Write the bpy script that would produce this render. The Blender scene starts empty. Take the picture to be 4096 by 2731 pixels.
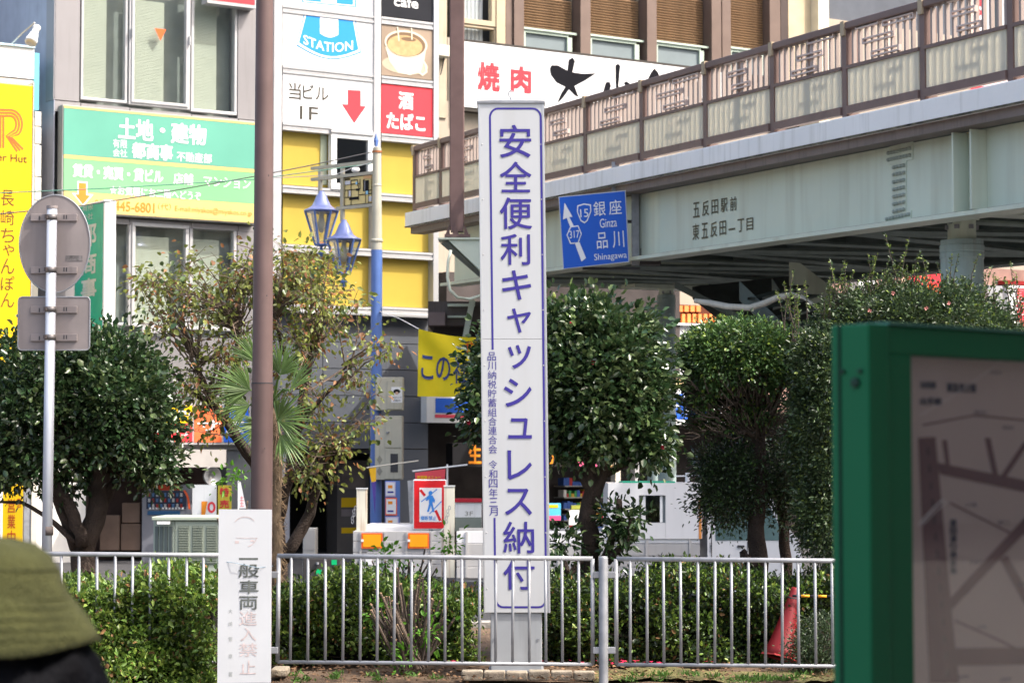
import bpy, math, random
import numpy as np
from mathutils import Vector, Matrix
from mathutils.geometry import tessellate_polygon

random.seed(7); np.random.seed(7)
R = math.radians
S = bpy.context.scene
C = S.collection

# ------------------------------------------------------------------ camera, light, exposure
CAM = Vector((0, 0, 1.6)); FPX = 9000.0
PITCH = math.atan(484.5 / FPX)
cd = bpy.data.cameras.new('camera'); cam = bpy.data.objects.new('camera', cd); C.objects.link(cam)
cam.location = CAM; cam.rotation_euler = (R(90) + PITCH, 0, 0)
cd.sensor_width = 36; cd.lens = 36 * FPX / 4096; cd.clip_end = 600; cd.clip_start = 0.1
cd.dof.use_dof = True; cd.dof.focus_distance = 17.5; cd.dof.aperture_fstop = 6.3
S.camera = cam
SUN_EL = 50; SUN_DIR = Vector((0.94, -0.36, 0)).normalized()
w = bpy.data.worlds.new('World'); S.world = w; w.use_nodes = True
nt = w.node_tree; bg = nt.nodes['Background']
sky = nt.nodes.new('ShaderNodeTexSky'); sky.sky_type = 'NISHITA'; sky.sun_disc = False
sky.sun_elevation = R(SUN_EL); sky.sun_rotation = math.atan2(SUN_DIR.x, SUN_DIR.y); sky.air_density = 1.0; sky.dust_density = 6; sky.ozone_density = 0.3
nt.links.new(sky.outputs[0], bg.inputs[0]); bg.inputs[1].default_value = 0.15
sd = bpy.data.lights.new('sun', 'SUN'); sd.energy = 2.0; sd.angle = R(0.6); sd.color = (1, 0.96, 0.90)
sun = bpy.data.objects.new('sun', sd); C.objects.link(sun)
dv = Vector((SUN_DIR.x * math.cos(R(SUN_EL)), SUN_DIR.y * math.cos(R(SUN_EL)), math.sin(R(SUN_EL))))
sun.rotation_euler = dv.to_track_quat('Z', 'Y').to_euler()
S.view_settings.view_transform = 'Standard'; S.view_settings.look = 'None'
S.view_settings.exposure = 1.48; S.view_settings.gamma = 1; S.view_settings.use_curve_mapping = False
S.cycles.max_bounces = 6; S.cycles.transparent_max_bounces = 12

# ------------------------------------------------------------------ projection helpers
FW = Vector((0, math.cos(PITCH), math.sin(PITCH))); UP = Vector((0, -math.sin(PITCH), math.cos(PITCH)))
def ray(px, py): return FW * FPX + Vector((px - 2048, 0, 0)) - UP * (py - 1365.5)
def P(px, py, Y):
    d = ray(px, py); return CAM + d * (Y / d.y)

class Frame:                                   # a plane in the world: u to the right, w up, n towards the viewer's side
    def __init__(s, o, u, n, w=(0, 0, 1)):
        s.o = Vector(o); s.u = Vector(u).normalized(); s.n = Vector(n).normalized(); s.w = Vector(w)
        s.M = Matrix((s.u, s.w, s.n)).transposed()
    def uw(s, px, py, off=0.0):
        nn = s.u.cross(s.w); d = ray(px, py); q = s.o + s.n * off
        t = (q - CAM).dot(nn) / d.dot(nn)
        r = s.M.inverted() @ (CAM + d * t - s.o)
        return r.x, r.y
    def pt(s, u, w, n=0.0): return s.o + s.u * u + s.w * w + s.n * n
    def rc(s, r, off=0.0):                     # pixel rect, both heights measured at the left edge
        x0, y0, x1, y1 = r
        u0, w1 = s.uw(x0, y0, off); _, w0 = s.uw(x0, y1, off); u1, _ = s.uw(x1, y0, off)
        return u0, u1, w0, w1
def FP(Y): return Frame((0, Y, 0), (1, 0, 0), (0, -1, 0))
UD = Vector((0.84, 0.5426, 0)).normalized(); ND = Vector((0.5426, -0.84, 0)).normalized()
F0 = P(640, 1850, 48)
FAC = Frame((F0.x, F0.y, 0), UD, ND)
FB = Frame(Vector((F0.x, F0.y, 0)) - ND * 1.0, UD, ND)
BRU = Vector((0.42, -0.907, 0)).normalized()
BR = Frame((0.71, 42, 0), BRU + Vector((0, 0, -0.0184)), (-0.907, -0.42, 0))
BR.u = BRU + Vector((0, 0, -0.0184)); BR.M = Matrix((BR.u, BR.w, BR.n)).transposed()

# ------------------------------------------------------------------ materials
def c8(r, g, b):
    f = lambda v: (v / 255 / 12.92) if v <= 10 else ((v / 255 + .055) / 1.055) ** 2.4
    return (f(r), f(g), f(b))
MATS = {}
def mat(name, col, rough=.6, metal=0., var=.10, scale=2.5, bump=0., streak=0., coat=0., island=0., trans=0., ss=5, dirt=(0.06, 0.05, 0.04), spec=.3, emit=0.):
    if name in MATS: return MATS[name]
    m = bpy.data.materials.new(name); m.use_nodes = True; n = m.node_tree; L = n.links.new
    b = n.nodes['Principled BSDF']; b.inputs['Roughness'].default_value = rough; b.inputs['Metallic'].default_value = metal
    b.inputs['Specular IOR Level'].default_value = spec
    b.inputs['Coat Weight'].default_value = coat; b.inputs['Coat Roughness'].default_value = .08
    tc = n.nodes.new('ShaderNodeTexCoord'); nz = n.nodes.new('ShaderNodeTexNoise'); nz.inputs['Scale'].default_value = scale
    nz.inputs['Detail'].default_value = 6; L(tc.outputs['Object'], nz.inputs['Vector'])
    mr = n.nodes.new('ShaderNodeMapRange'); mr.inputs['From Min'].default_value = .3; mr.inputs['From Max'].default_value = .7
    mr.inputs['To Min'].default_value = 1 - var; mr.inputs['To Max'].default_value = 1 + var; L(nz.outputs['Fac'], mr.inputs['Value'])
    vm = n.nodes.new('ShaderNodeVectorMath'); vm.operation = 'SCALE'; vm.inputs[0].default_value = col; L(mr.outputs[0], vm.inputs['Scale'])
    out = vm.outputs[0]
    if island:
        g = n.nodes.new('ShaderNodeNewGeometry'); rp = n.nodes.new('ShaderNodeMapRange')
        rp.inputs['To Min'].default_value = 1 - island; rp.inputs['To Max'].default_value = 1 + island; L(g.outputs['Random Per Island'], rp.inputs['Value'])
        v2 = n.nodes.new('ShaderNodeVectorMath'); v2.operation = 'SCALE'; L(out, v2.inputs[0]); L(rp.outputs[0], v2.inputs['Scale']); out = v2.outputs[0]
    if streak:
        mp = n.nodes.new('ShaderNodeMapping'); mp.inputs['Scale'].default_value = (ss, ss, ss * .07); L(tc.outputs['Object'], mp.inputs[0])
        n2 = n.nodes.new('ShaderNodeTexNoise'); n2.inputs['Scale'].default_value = 3; n2.inputs['Detail'].default_value = 5; L(mp.outputs[0], n2.inputs['Vector'])
        m2 = n.nodes.new('ShaderNodeMapRange'); m2.inputs['From Min'].default_value = .52; m2.inputs['From Max'].default_value = .78
        m2.inputs['To Max'].default_value = streak; L(n2.outputs['Fac'], m2.inputs['Value'])
        mx = n.nodes.new('ShaderNodeMix'); mx.data_type = 'RGBA'; L(m2.outputs[0], mx.inputs[0]); L(out, mx.inputs[6]); mx.inputs[7].default_value = (*dirt, 1); out = mx.outputs[2]
    L(out, b.inputs['Base Color'])
    if bump:
        n3 = n.nodes.new('ShaderNodeTexNoise'); n3.inputs['Scale'].default_value = scale * 12; n3.inputs['Detail'].default_value = 4; L(tc.outputs['Object'], n3.inputs['Vector'])
        bp = n.nodes.new('ShaderNodeBump'); bp.inputs['Strength'].default_value = bump; bp.inputs['Distance'].default_value = .02
        L(n3.outputs['Fac'], bp.inputs['Height']); L(bp.outputs[0], b.inputs['Normal'])
    if trans:
        t = n.nodes.new('ShaderNodeBsdfTranslucent'); L(out, t.inputs[0]); ms = n.nodes.new('ShaderNodeMixShader'); ms.inputs[0].default_value = trans
        L(b.outputs[0], ms.inputs[1]); L(t.outputs[0], ms.inputs[2]); L(ms.outputs[0], n.nodes['Material Output'].inputs[0])
    if emit:
        b.inputs['Emission Color'].default_value = (*col, 1); b.inputs['Emission Strength'].default_value = emit
    MATS[name] = m; return m
def glass(name, tint=(.8, .85, .85), clear=.85, rough=.03):
    if name in MATS: return MATS[name]
    m = bpy.data.materials.new(name); m.use_nodes = True; n = m.node_tree; n.nodes.clear(); L = n.links.new
    o = n.nodes.new('ShaderNodeOutputMaterial'); t = n.nodes.new('ShaderNodeBsdfTransparent'); t.inputs[0].default_value = (*tint, 1)
    g = n.nodes.new('ShaderNodeBsdfGlossy'); g.inputs['Roughness'].default_value = rough; g.inputs[0].default_value = (1, 1, 1, 1)
    f = n.nodes.new('ShaderNodeLayerWeight'); f.inputs['Blend'].default_value = .5
    pw = n.nodes.new('ShaderNodeMath'); pw.operation = 'POWER'; pw.inputs[1].default_value = 5; L(f.outputs['Facing'], pw.inputs[0])
    k = n.nodes.new('ShaderNodeMath'); k.operation = 'ADD'; k.inputs[1].default_value = .03 + max(0, 1 - clear) * .3; L(pw.outputs[0], k.inputs[0])
    mx = n.nodes.new('ShaderNodeMixShader'); L(k.outputs[0], mx.inputs[0]); L(t.outputs[0], mx.inputs[1]); L(g.outputs[0], mx.inputs[2]); L(mx.outputs[0], o.inputs[0])
    MATS[name] = m; return m
def frosted(name, col, tr=.5):
    if name in MATS: return MATS[name]
    m = bpy.data.materials.new(name); m.use_nodes = True; n = m.node_tree; L = n.links.new; b = n.nodes['Principled BSDF']
    b.inputs['Base Color'].default_value = (*col, 1); b.inputs['Roughness'].default_value = .35
    t = n.nodes.new('ShaderNodeBsdfTranslucent'); t.inputs[0].default_value = (*col, 1)
    ms = n.nodes.new('ShaderNodeMixShader'); ms.inputs[0].default_value = tr; L(b.outputs[0], ms.inputs[1]); L(t.outputs[0], ms.inputs[2]); L(ms.outputs[0], n.nodes['Material Output'].inputs[0])
    MATS[name] = m; return m

white = mat('white_sign', (.74, .74, .74), .35, var=.03)
whitep = mat('white_paint', (.74, .75, .74), .45, var=.05, streak=.15)
offw = mat('cream_paint', (.60, .56, .47), .6, var=.08, streak=.2)
alum = mat('aluminium', (.50, .51, .52), .38, .55, var=.08, scale=1.5)
alumw = mat('pale_aluminium', (.42, .42, .425), .4, .1, var=.05, streak=.15)
galv = mat('galvanised', (.27, .28, .30), .5, .35, var=.2, scale=9, streak=.15)
clad = mat('grey_cladding', (.25, .24, .245), .42, .25, var=.07, scale=.7, streak=.12)
darkm = mat('dark_metal', (.05, .05, .055), .5, .3)
black = mat('black_print', (.018, .018, .02), .8, spec=.1)
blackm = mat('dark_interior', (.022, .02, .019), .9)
red = mat('red_print', (.72, .045, .06), .4, var=.04)
redo = mat('orange_red_print', (.80, .12, .03), .4, var=.04)
orange = mat('orange_print', (.80, .27, .02), .4, var=.05)
yellow = mat('yellow_sign', (.74, .46, .006), .38, var=.03)
navy = mat('navy_print', (.035, .035, .27), .45, var=.03)
bluem = mat('blue_print', (.03, .13, .62), .4, var=.03)
brownp = mat('brown_paint', (.135, .085, .078), .45, .1, var=.12, scale=4, bump=.03)
teal = mat('teal_paint', (.012, .40, .27), .4)

# ------------------------------------------------------------------ mesh builder
TXT = {}
def glyphs(s, off=0.0):
    k = (s, off)
    if k not in TXT:
        cu = bpy.data.curves.new('t', 'FONT'); cu.body = s; cu.offset = off; cu.resolution_u = 3
        o = bpy.data.objects.new('t', cu); C.objects.link(o)
        dg = bpy.context.evaluated_depsgraph_get(); e = o.evaluated_get(dg); me = e.to_mesh()
        vs = np.array([v.co[:2] for v in me.vertices]); fs = [tuple(p.vertices) for p in me.polygons]
        e.to_mesh_clear(); bpy.data.objects.remove(o); bpy.data.curves.remove(cu)
        lo, hi = vs.min(0), vs.max(0); TXT[k] = ((vs - lo) / np.maximum(hi - lo, 1e-6), fs)
    return TXT[k]

class MB:
    def __init__(s): s.v = []; s.f = []; s.mi = []; s.c = 0
    def m(s, i): s.c = i; return s
    def add(s, vs, fs):
        b = len(s.v); s.v += [tuple(x) for x in vs]; s.f += [tuple(b + i for i in f) for f in fs]; s.mi += [s.c] * len(fs); return s
    def box(s, F, u0, u1, w0, w1, n0, n1):
        p = [F.pt(u, w, n) for n in (n0, n1) for w in (w0, w1) for u in (u0, u1)]
        return s.add(p, [(0, 2, 3, 1), (4, 5, 7, 6), (0, 1, 5, 4), (2, 6, 7, 3), (0, 4, 6, 2), (1, 3, 7, 5)])
    def pr(s, F, r, n0, n1, off=None):         # box from a pixel rect on plane F
        u0, u1, w0, w1 = F.rc(r, n1 if off is None else off); return s.box(F, u0, u1, w0, w1, n0, n1)
    def poly(s, F, pts, n=0.0, th=0.0, px=True):
        q = [F.uw(a, b, n) if px else (a, b) for a, b in pts]
        tri = tessellate_polygon([[Vector((a, b, 0)) for a, b in q]])
        s.add([F.pt(a, b, n) for a, b in q], tri)
        if th:
            k = len(q); s.add([F.pt(a, b, n) for a, b in q] + [F.pt(a, b, n - th) for a, b in q], [(i, (i + 1) % k, (i + 1) % k + k, i + k) for i in range(k)])
        return s
    def stroke(s, F, pts, wpx, n=0.0, closed=False):
        q = [Vector(F.uw(a, b, n)) for a, b in pts]; k = len(q)
        u0, _ = F.uw(pts[0][0], pts[0][1], n); u1, _ = F.uw(pts[0][0] + wpx, pts[0][1], n); h = abs(u1 - u0) / 2
        L = []
        for i in range(k):
            a = q[i - 1] if (i or closed) else q[i]; b = q[(i + 1) % k] if (i < k - 1 or closed) else q[i]
            d = (b - a).normalized(); L.append(Vector((-d.y, d.x)) * h)
        vs = []
        for i in range(k): vs += [F.pt(*(q[i] + L[i]), n), F.pt(*(q[i] - L[i]), n)]
        m = k if closed else k - 1
        return s.add(vs, [(2 * i, 2 * i + 1, 2 * ((i + 1) % k) + 1, 2 * ((i + 1) % k)) for i in range(m)])
    def text(s, F, t, r, n, bold=.0):
        x0, y0, x1, y1 = r; u0, u1, w0, w1 = F.rc(r, n); g, fs = glyphs(t)
        d = bold * 1.1 * min(abs(w1 - w0), abs(u1 - u0) / max(1, len(t) * .8))
        for k, (e, f) in enumerate(((-1, -1), (1, 1), (-1, 1), (1, -1)) if bold > .004 else ((0, 0),)):
            s.add([F.pt(u0 + a * (u1 - u0) + e * d, w0 + b * (w1 - w0) + f * d, n + .0006 * k) for a, b in g], fs)
        return s
    def vtext(s, F, t, r, n, bold=.0, gap=.12):    # one character under another in the pixel rect
        x0, y0, x1, y1 = r; k = len(t); h = (y1 - y0) / k
        for i, ch in enumerate(t): s.text(F, ch, (x0, y0 + h * i + h * gap / 2, x1, y0 + h * (i + 1) - h * gap / 2), n, bold)
        return s
    def tube(s, pts, rad, seg=8, cap=True):
        pts = [Vector(p) for p in pts]; k = len(pts)
        if not hasattr(rad, '__len__'): rad = [rad] * k
        ref = Vector((0, 0, 1)); vs = []
        for i in range(k):
            d = (pts[min(i + 1, k - 1)] - pts[max(i - 1, 0)]).normalized()
            if abs(d.dot(ref)) > .95: ref = Vector((1, 0, 0)) if abs(d.x) < .8 else Vector((0, 1, 0))
            a = d.cross(ref).normalized(); b = d.cross(a)
            vs += [pts[i] + (a * math.cos(2 * math.pi * j / seg) + b * math.sin(2 * math.pi * j / seg)) * rad[i] for j in range(seg)]
        fs = [(i * seg + j, i * seg + (j + 1) % seg, (i + 1) * seg + (j + 1) % seg, (i + 1) * seg + j) for i in range(k - 1) for j in range(seg)]
        if cap: fs += [tuple(range(seg - 1, -1, -1)), tuple(range((k - 1) * seg, k * seg))]
        return s.add(vs, fs)
    def lathe(s, c, prof, seg=24, rot=0., ax=None):
        c = Vector(c); A = ax or Matrix.Identity(3); vs = []
        for r_, z in prof: vs += [c + A @ Vector((r_ * math.cos(2 * math.pi * j / seg + rot), r_ * math.sin(2 * math.pi * j / seg + rot), z)) for j in range(seg)]
        k = len(prof)
        fs = [(i * seg + j, i * seg + (j + 1) % seg, (i + 1) * seg + (j + 1) % seg, (i + 1) * seg + j) for i in range(k - 1) for j in range(seg)]
        return s.add(vs, fs)
    def build(s, name, mats, parent=None, smooth=False, bevel=0., kind=None):
        me = bpy.data.meshes.new(name); o = bpy.data.objects.new(name, me); C.objects.link(o)
        L = Vector((0, 0, 0))
        if parent is not None:
            r = parent
            while r.parent: r = r.parent
            L = r.location.copy(); o.parent = parent
        elif s.v:
            a = np.array(s.v); L = Vector(((a[:, 0].min() + a[:, 0].max()) / 2, (a[:, 1].min() + a[:, 1].max()) / 2, a[:, 2].min())); o.location = L
        me.from_pydata([(x - L.x, y - L.y, z - L.z) for x, y, z in s.v], [], s.f)
        for m in (mats if isinstance(mats, (list, tuple)) else [mats]): me.materials.append(m)
        me.polygons.foreach_set('material_index', s.mi)
        if smooth: me.polygons.foreach_set('use_smooth', [len(f) <= 4 for f in s.f])
        me.update()
        if bevel:
            b = o.modifiers.new('bevel', 'BEVEL'); b.width = bevel; b.segments = 2; b.limit_method = 'ANGLE'; b.angle_limit = R(40)
        if kind: o['kind'] = kind
        return o
def tag(o, label=None, cat=None, group=None, kind=None):
    if label: o['label'] = label
    if cat: o['category'] = cat
    if group: o['group'] = group
    if kind: o['kind'] = kind
    return o
def thing(name, loc, label, cat, group=None):
    o = bpy.data.objects.new(name, None); C.objects.link(o); o.location = loc; o.empty_display_size = .2
    return tag(o, label, cat, group)
def piece(name, me, pos, parent, rot=None, sc=None):   # shared-mesh piece, pos in world
    o = bpy.data.objects.new(name, me); C.objects.link(o); r = parent
    while r.parent: r = r.parent
    o.parent = parent; o.location = Vector(pos) - r.location
    if rot: o.rotation_euler = rot
    if sc: o.scale = sc
    return o
def solid(name, F, r, n0, n1, m, parent, bevel=0., off=None): return MB().pr(F, r, n0, n1, off).build(name, m, parent, bevel=bevel)

# ------------------------------------------------------------------ ground
asph = mat('asphalt', (.055, .055, .058), .9, var=.25, scale=6, bump=.5)
soil = mat('soil', (.105, .07, .045), .95, var=.45, scale=3, bump=1.)
G = Frame((0, 0, 0), (1, 0, 0), (0, 0, 1), (0, 1, 0))
tag(MB().box(G, -150, 150, 22, 320, -.62, -.45).build('road', asph), kind='structure')
tag(MB().box(G, -150, 150, -40, 16.42, -.2, -.03).build('pavement', mat('paving', (.16, .15, .14), .9, var=.2, scale=5, bump=.3)), kind='structure')
ns = 60; mb = MB(); gx = np.linspace(-40, 40, 161); gy = np.linspace(16.42, 22.2, 30)
vs = []; 
for y in gy:
    for x in gx:
        vs.append((x, y, -.01 + .035 * math.sin(x * 3.1 + y * 2) * math.sin(y * 3.7 + x) + random.uniform(-.014, .014)))
nx = len(gx); mb.add(vs, [(j * nx + i, j * nx + i + 1, (j + 1) * nx + i + 1, (j + 1) * nx + i) for j in range(len(gy) - 1) for i in range(nx - 1)])
tag(mb.build('soil_bed', soil, smooth=True), kind='structure')
tag(MB().box(G, -40, 40, 22.0, 22.3, -.5, .05).build('kerb_far', mat('kerb_concrete', (.32, .30, .27), .9, var=.2, bump=.4)), kind='structure')
kerbm = mat('kerb_stone', (.34, .29, .22), .9, var=.3, scale=8, bump=.6, streak=.4, dirt=(.05, .04, .02))
kb = thing('kerb', P(2100, 2700, 16.6), 'low brown stone kerb running round the foot of the tall white pillar sign', 'kerb')
for i in range(6):
    x0 = 1845 + i * 90; solid('kerb_stone', FP(16.75), (x0, 2684 + (i % 3) * 2, x0 + 86, 2722), -.18, 0, kerbm, kb, bevel=.012)
kb = thing('kerb', P(1100, 2700, 16.6), 'short flat kerb stone beside the foot of the white warning board', 'kerb')
solid('kerb_stone', FP(16.7), (1080, 2676, 1145, 2706), -.3, 0, kerbm, kb, bevel=.012)

# ------------------------------------------------------------------ unseen roof over the camera side, added to shade the map board
cn = thing('shade_canopy', (5, -1, 0), 'unseen flat grey roof added over the map board for shade', 'shade_canopy')
MB().box(G, .95, 9, -4, 7.2, 3.1, 3.35).build('shade_canopy_roof', mat('shade_canopy_grey', (.22, .22, .22), .7), cn)
for x, y in ((4.6, 6.8), (4.6, -3.5), (8.6, 6.8)): MB().tube([(x, y, -.05), (x, y, 3.1)], .12, 16).build('shade_canopy_post', galv, cn, smooth=True)
st = thing('shade_wall', (5, -4.1, 0), 'unseen plain wall added to darken the map board', 'wall')  # unseen wall, added to keep light off the board's front face
MB().box(G, .95, 9, -4.2, -4.0, -.05, 3.1).build('wall', mat('shade_wall_tile', (.35, .32, .30), .6), st)

ob = thing('added_opposite_block', (62, 10, -.45), 'unseen long beige block added opposite the shops to darken window reflections', 'building')  # unseen block, added so the shop windows reflect a dark wall
MB().box(G, 58, 70, -45, 60, -.45, 30).build('wall', mat('added_block_wall', (.30, .28, .25), .8, var=.2, scale=.3), ob)
# ------------------------------------------------------------------ window helper
pane_m = glass('window_glass', (.95, .97, .96), .97)
blind_m = mat('blind', (.44, .46, .39), .6, var=.04)
roomg = mat('room_grey', (.26, .28, .26), .9)
def window(F, parent, r, fw, n, m, blind=None, sash=False, pm=None):
    u0, u1, w0, w1 = F.rc(r, n); k = (u1 - u0) / (r[2] - r[0]) * fw; mb = MB()
    mb.box(F, u0, u1, w1 - k, w1, n - .16, n); mb.box(F, u0, u1, w0, w0 + k, n - .16, n)
    mb.box(F, u0, u0 + k, w0 + k, w1 - k, n - .16, n); mb.box(F, u1 - k, u1, w0 + k, w1 - k, n - .16, n)
    fr = mb.build('window', m, parent, bevel=.008)
    if sash:
        q = k * .9; mb = MB(); a0, a1, b0, b1 = u0 + k * .7, u1 - k * .7, w0 + k * .7, w1 - k * .7
        mb.box(F, a0, a1, b1 - q, b1, n - .1, n + .03); mb.box(F, a0, a1, b0, b0 + q, n - .1, n + .03); mb.box(F, a0, a0 + q, b0 + q, b1 - q, n - .1, n + .03); mb.box(F, a1 - q, a1, b0 + q, b1 - q, n - .1, n + .03)
        mb.build('sash', m, fr, bevel=.006); k = k * 1.6
        MB().box(F, u0 + k * .3, u0 + k * .5, (w0 + w1) / 2, (w0 + w1) / 2 + .2, n + .03, n + .09).build('handle', alum, fr)
        MB().box(F, u1 - k * .5, u1 - k * .3, (w0 + w1) / 2 - .05, (w0 + w1) / 2 + .15, n + .03, n + .09).build('handle', alum, fr)
    MB().box(F, u0 + k * .9, u1 - k * .9, w0 + k * .9, w1 - k * .9, n - .09, n - .08).build('pane', pm or pane_m, fr)
    if blind:
        mb = MB(); a, b, top = blind; z = w0 + k; zt = w0 + (w1 - w0) * top; ua, ub = u0 + k + (u1 - u0 - 2 * k) * a, u0 + k + (u1 - u0 - 2 * k) * b
        while z < zt: mb.box(F, ua, ub, z, z + .026, n - .27, n - .235); z += .032
        mb.build('blind', blind_m, fr, kind='stuff')
    return fr

# ------------------------------------------------------------------ B2: grey office building on the left
b2 = thing('office_building', FAC.pt(1, 0, -3), 'grey panelled office building with white windows over and under a long green signboard', 'building')
u215 = FAC.uw(216, 400)[0]; u1095 = FAC.uw(1094, 400)[0]
MB().box(FAC, u215 + .02, u1095 - .01, -.5, 14, -9, -.45).build('wall', roomg, b2)
MB().box(FAC, u215, u215 + .02, -.5, 14, -9, -.0).build('side_wall', mat('side_cladding', (.33, .34, .40), .5, .1, streak=.2), b2)
zb, zt = FAC.uw(640, 905)[1], FAC.uw(640, 400)[1]
xs = [(219, 322), (325, 518), (521, 764), (767, 952), (955, 1092)]
for a, b in xs:
    solid('panel', FAC, (a, 402 + (a - 219) * .103, b, 445 + (a - 219) * .1), -.44, 0, clad, b2)      # band under the upper windows
    solid('panel', FAC, (a, 858 + (a - 219) * .06, b, 880 + (a - 219) * .06), -.44, 0, clad, b2)      # band under the sign
    solid('panel', FAC, (a, 1330 + (a - 219) * .035, b, 1600 + (a - 219) * .018), -.44, 0, clad, b2)  # spandrel over the shop
solid('panel', FAC, (219, -140, 322, 398), -.44, 0, clad, b2); solid('panel', FAC, (955, -140, 1092, 475), -.44, 0, clad, b2)
solid('panel', FAC, (219, 884, 452, 1326), -.44, 0, clad, b2); solid('panel', FAC, (951, 925, 1092, 1355), -.44, 0, clad, b2)
solid('panel', FAC, (252, 449, 1092, 853), -.44, -.05, clad, b2)
window(FAC, b2, (328, -120, 514, 398), 10, -.02, alumw, (0, .64, .80))
window(FAC, b2, (520, -120, 764, 418), 12, .02, alumw, (0, .66, .80), sash=True)
window(FAC, b2, (768, -120, 952, 446), 11, -.02, alumw, (0, .66, .80))
window(FAC, b2, (455, 884, 527, 1300), 10, -.02, alumw)
window(FAC, b2, (530, 888, 757, 1306), 13, .02, alumw, (0, .75, .88), sash=False)
window(FAC, b2, (760, 900, 948, 1318), 12, -.02, alumw, (0, .75, .88))
MB().poly(FAC, [(619, 114), (665, 119), (642, 164)], -.055, .004).build('warning_triangle', redo, b2)
solid('window_sill', FAC, (570, 1306, 700, 1330), -.02, .12, alumw, b2)
# shop front
solid('beam', FAC, (219, 1776, 1092, 1796), -.44, .08, mat('beam_grey', (.22, .22, .22), .7), b2)
shopsg = solid('shop_sign', FAC, (540, 1607, 1004, 1776), -.4, .25, alumw, b2)
mb = MB(); mb.m(0).pr(FAC, (560, 1618, 770, 1690), .24, .262).m(1).pr(FAC, (560, 1694, 770, 1766), .24, .262).m(2).pr(FAC, (778, 1622, 888, 1768), .24, .262).m(3).pr(FAC, (896, 1625, 996, 1768), .24, .262)
mb.m(4).text(FAC, '50', (712, 1640, 762, 1662), .268, .02).text(FAC, '15', (706, 1716, 750, 1742), .268, .02).text(FAC, 'サ', (790, 1680, 880, 1722), .268, .02).text(FAC, '大', (905, 1665, 975, 1730), .268, .02)
mb.build('lettering', [yellow, red, mat('salmon_print', (.85, .17, .06), .4), bluem, white], shopsg)
aw = solid('awning_valance', FAC, (500, 1796, 905, 1868), 0, 1.7, mat('awning_cloth', (.50, .46, .42), .8), b2, off=1.7)
MB().text(FAC, 'のS', (528, 1812, 662, 1862), 1.705, .02).build('lettering', red, aw)
solid('pier', FAC, (908, 1800, 1092, 2260), -.44, 0, mat('pier_grey', (.17, .18, .19), .5, streak=.2), b2)
solid('pier', FAC, (150, 1700, 346, 2300), -.3, .3, mat('white_plaster', (.74, .72, .67), .7, var=.05), b2)
mb = MB(); a0, a1 = FAC.uw(346, 1900)[0], FAC.uw(908, 1900)[0]
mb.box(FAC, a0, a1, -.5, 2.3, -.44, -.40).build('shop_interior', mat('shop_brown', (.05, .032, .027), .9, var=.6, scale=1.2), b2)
spk = thing('loudspeaker', FAC.pt(*FAC.uw(845, 1905), .7), 'grey round loudspeaker under the shop awning behind the white board', 'speaker')
c0 = FAC.pt(*FAC.uw(843, 1903, .7), .7); A = ND.to_track_quat('Z', 'Y').to_matrix()
MB().lathe(c0, [(.0, -.02), (.05, -.02), (.06, .03), (.10, .05), (.19, .09), (.2, .1), (.21, .06), (.12, -.12), (0, -.12)], 20, ax=A).build('horn', alum, spk, smooth=True)
MB().box(Frame(c0, UD, ND), -.03, .03, 0, .4, -.14, -.1).build('bracket', darkm, spk)
# signboard
sb = thing('signboard', FAC.pt(*FAC.uw(640, 860), 0), 'long teal and green property agent signboard on the grey building', 'sign')
solid('sign_case', FAC, (250, 418, 1030, 848), -.04, .22, mat('sign_case_grey', (.30, .30, .28), .5, streak=.3), sb, bevel=.01)
mb = MB(); mb.m(0).pr(FAC, (256, 432, 1024, 617), .21, .236).m(1).pr(FAC, (256, 423, 1024, 431), .21, .236).pr(FAC, (256, 618, 1024, 632), .21, .236).pr(FAC, (256, 764, 1024, 843), .21, .236).m(2).pr(FAC, (256, 633, 1024, 763), .21, .236)
mb.build('sign_face', [mat('sign_teal', (.115, .345, .26), .35, var=.10, scale=.5), mat('sign_sand', (.66, .47, .17), .35, var=.04), mat('sign_green', (.19, .48, .22), .35, var=.10, scale=.5)], sb)
mb = MB(); T = lambda t, r, b=.015: mb.text(FAC, t, r, .242, b)
T('土地', (476, 472, 612, 552), .025); T('・', (640, 512, 660, 530), .03); T('建物', (686, 492, 824, 570), .025); T('有限', (452, 556, 509, 590), 0); T('会社', (452, 594, 509, 626), 0)
T('都商事', (530, 570, 690, 630), .03); T('不動産部', (708, 606, 847, 644), .015)
T('賃貸・売買・貸ビル', (292, 656, 652, 706), .03); T('店舗', (695, 692, 772, 735), .02); T('マンション', (815, 704, 1002, 744), .01); T('★お気軽にお二階へどうぞ', (440, 742, 804, 778), .01)
mb.m(1); T('03-5', (378, 798, 448, 834), .01); T('445-6801', (458, 803, 618, 842), .02); T('（代）', (632, 812, 684, 838), 0); T('E-mail:miyakos@miyakos.co.jp', (700, 822, 1008, 850), .0)
mb.m(0).poly(FAC, [(310, 725), (350, 728), (350, 776), (374, 778), (333, 826), (288, 772), (310, 774)], .241).m(1).poly(FAC, [(315, 731), (345, 733), (345, 781), (362, 783), (332, 818), (300, 777), (315, 778)], .247)
mb.build('lettering', [white, mat('sign_orange', (.80, .22, .03), .4)], sb)
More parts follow.
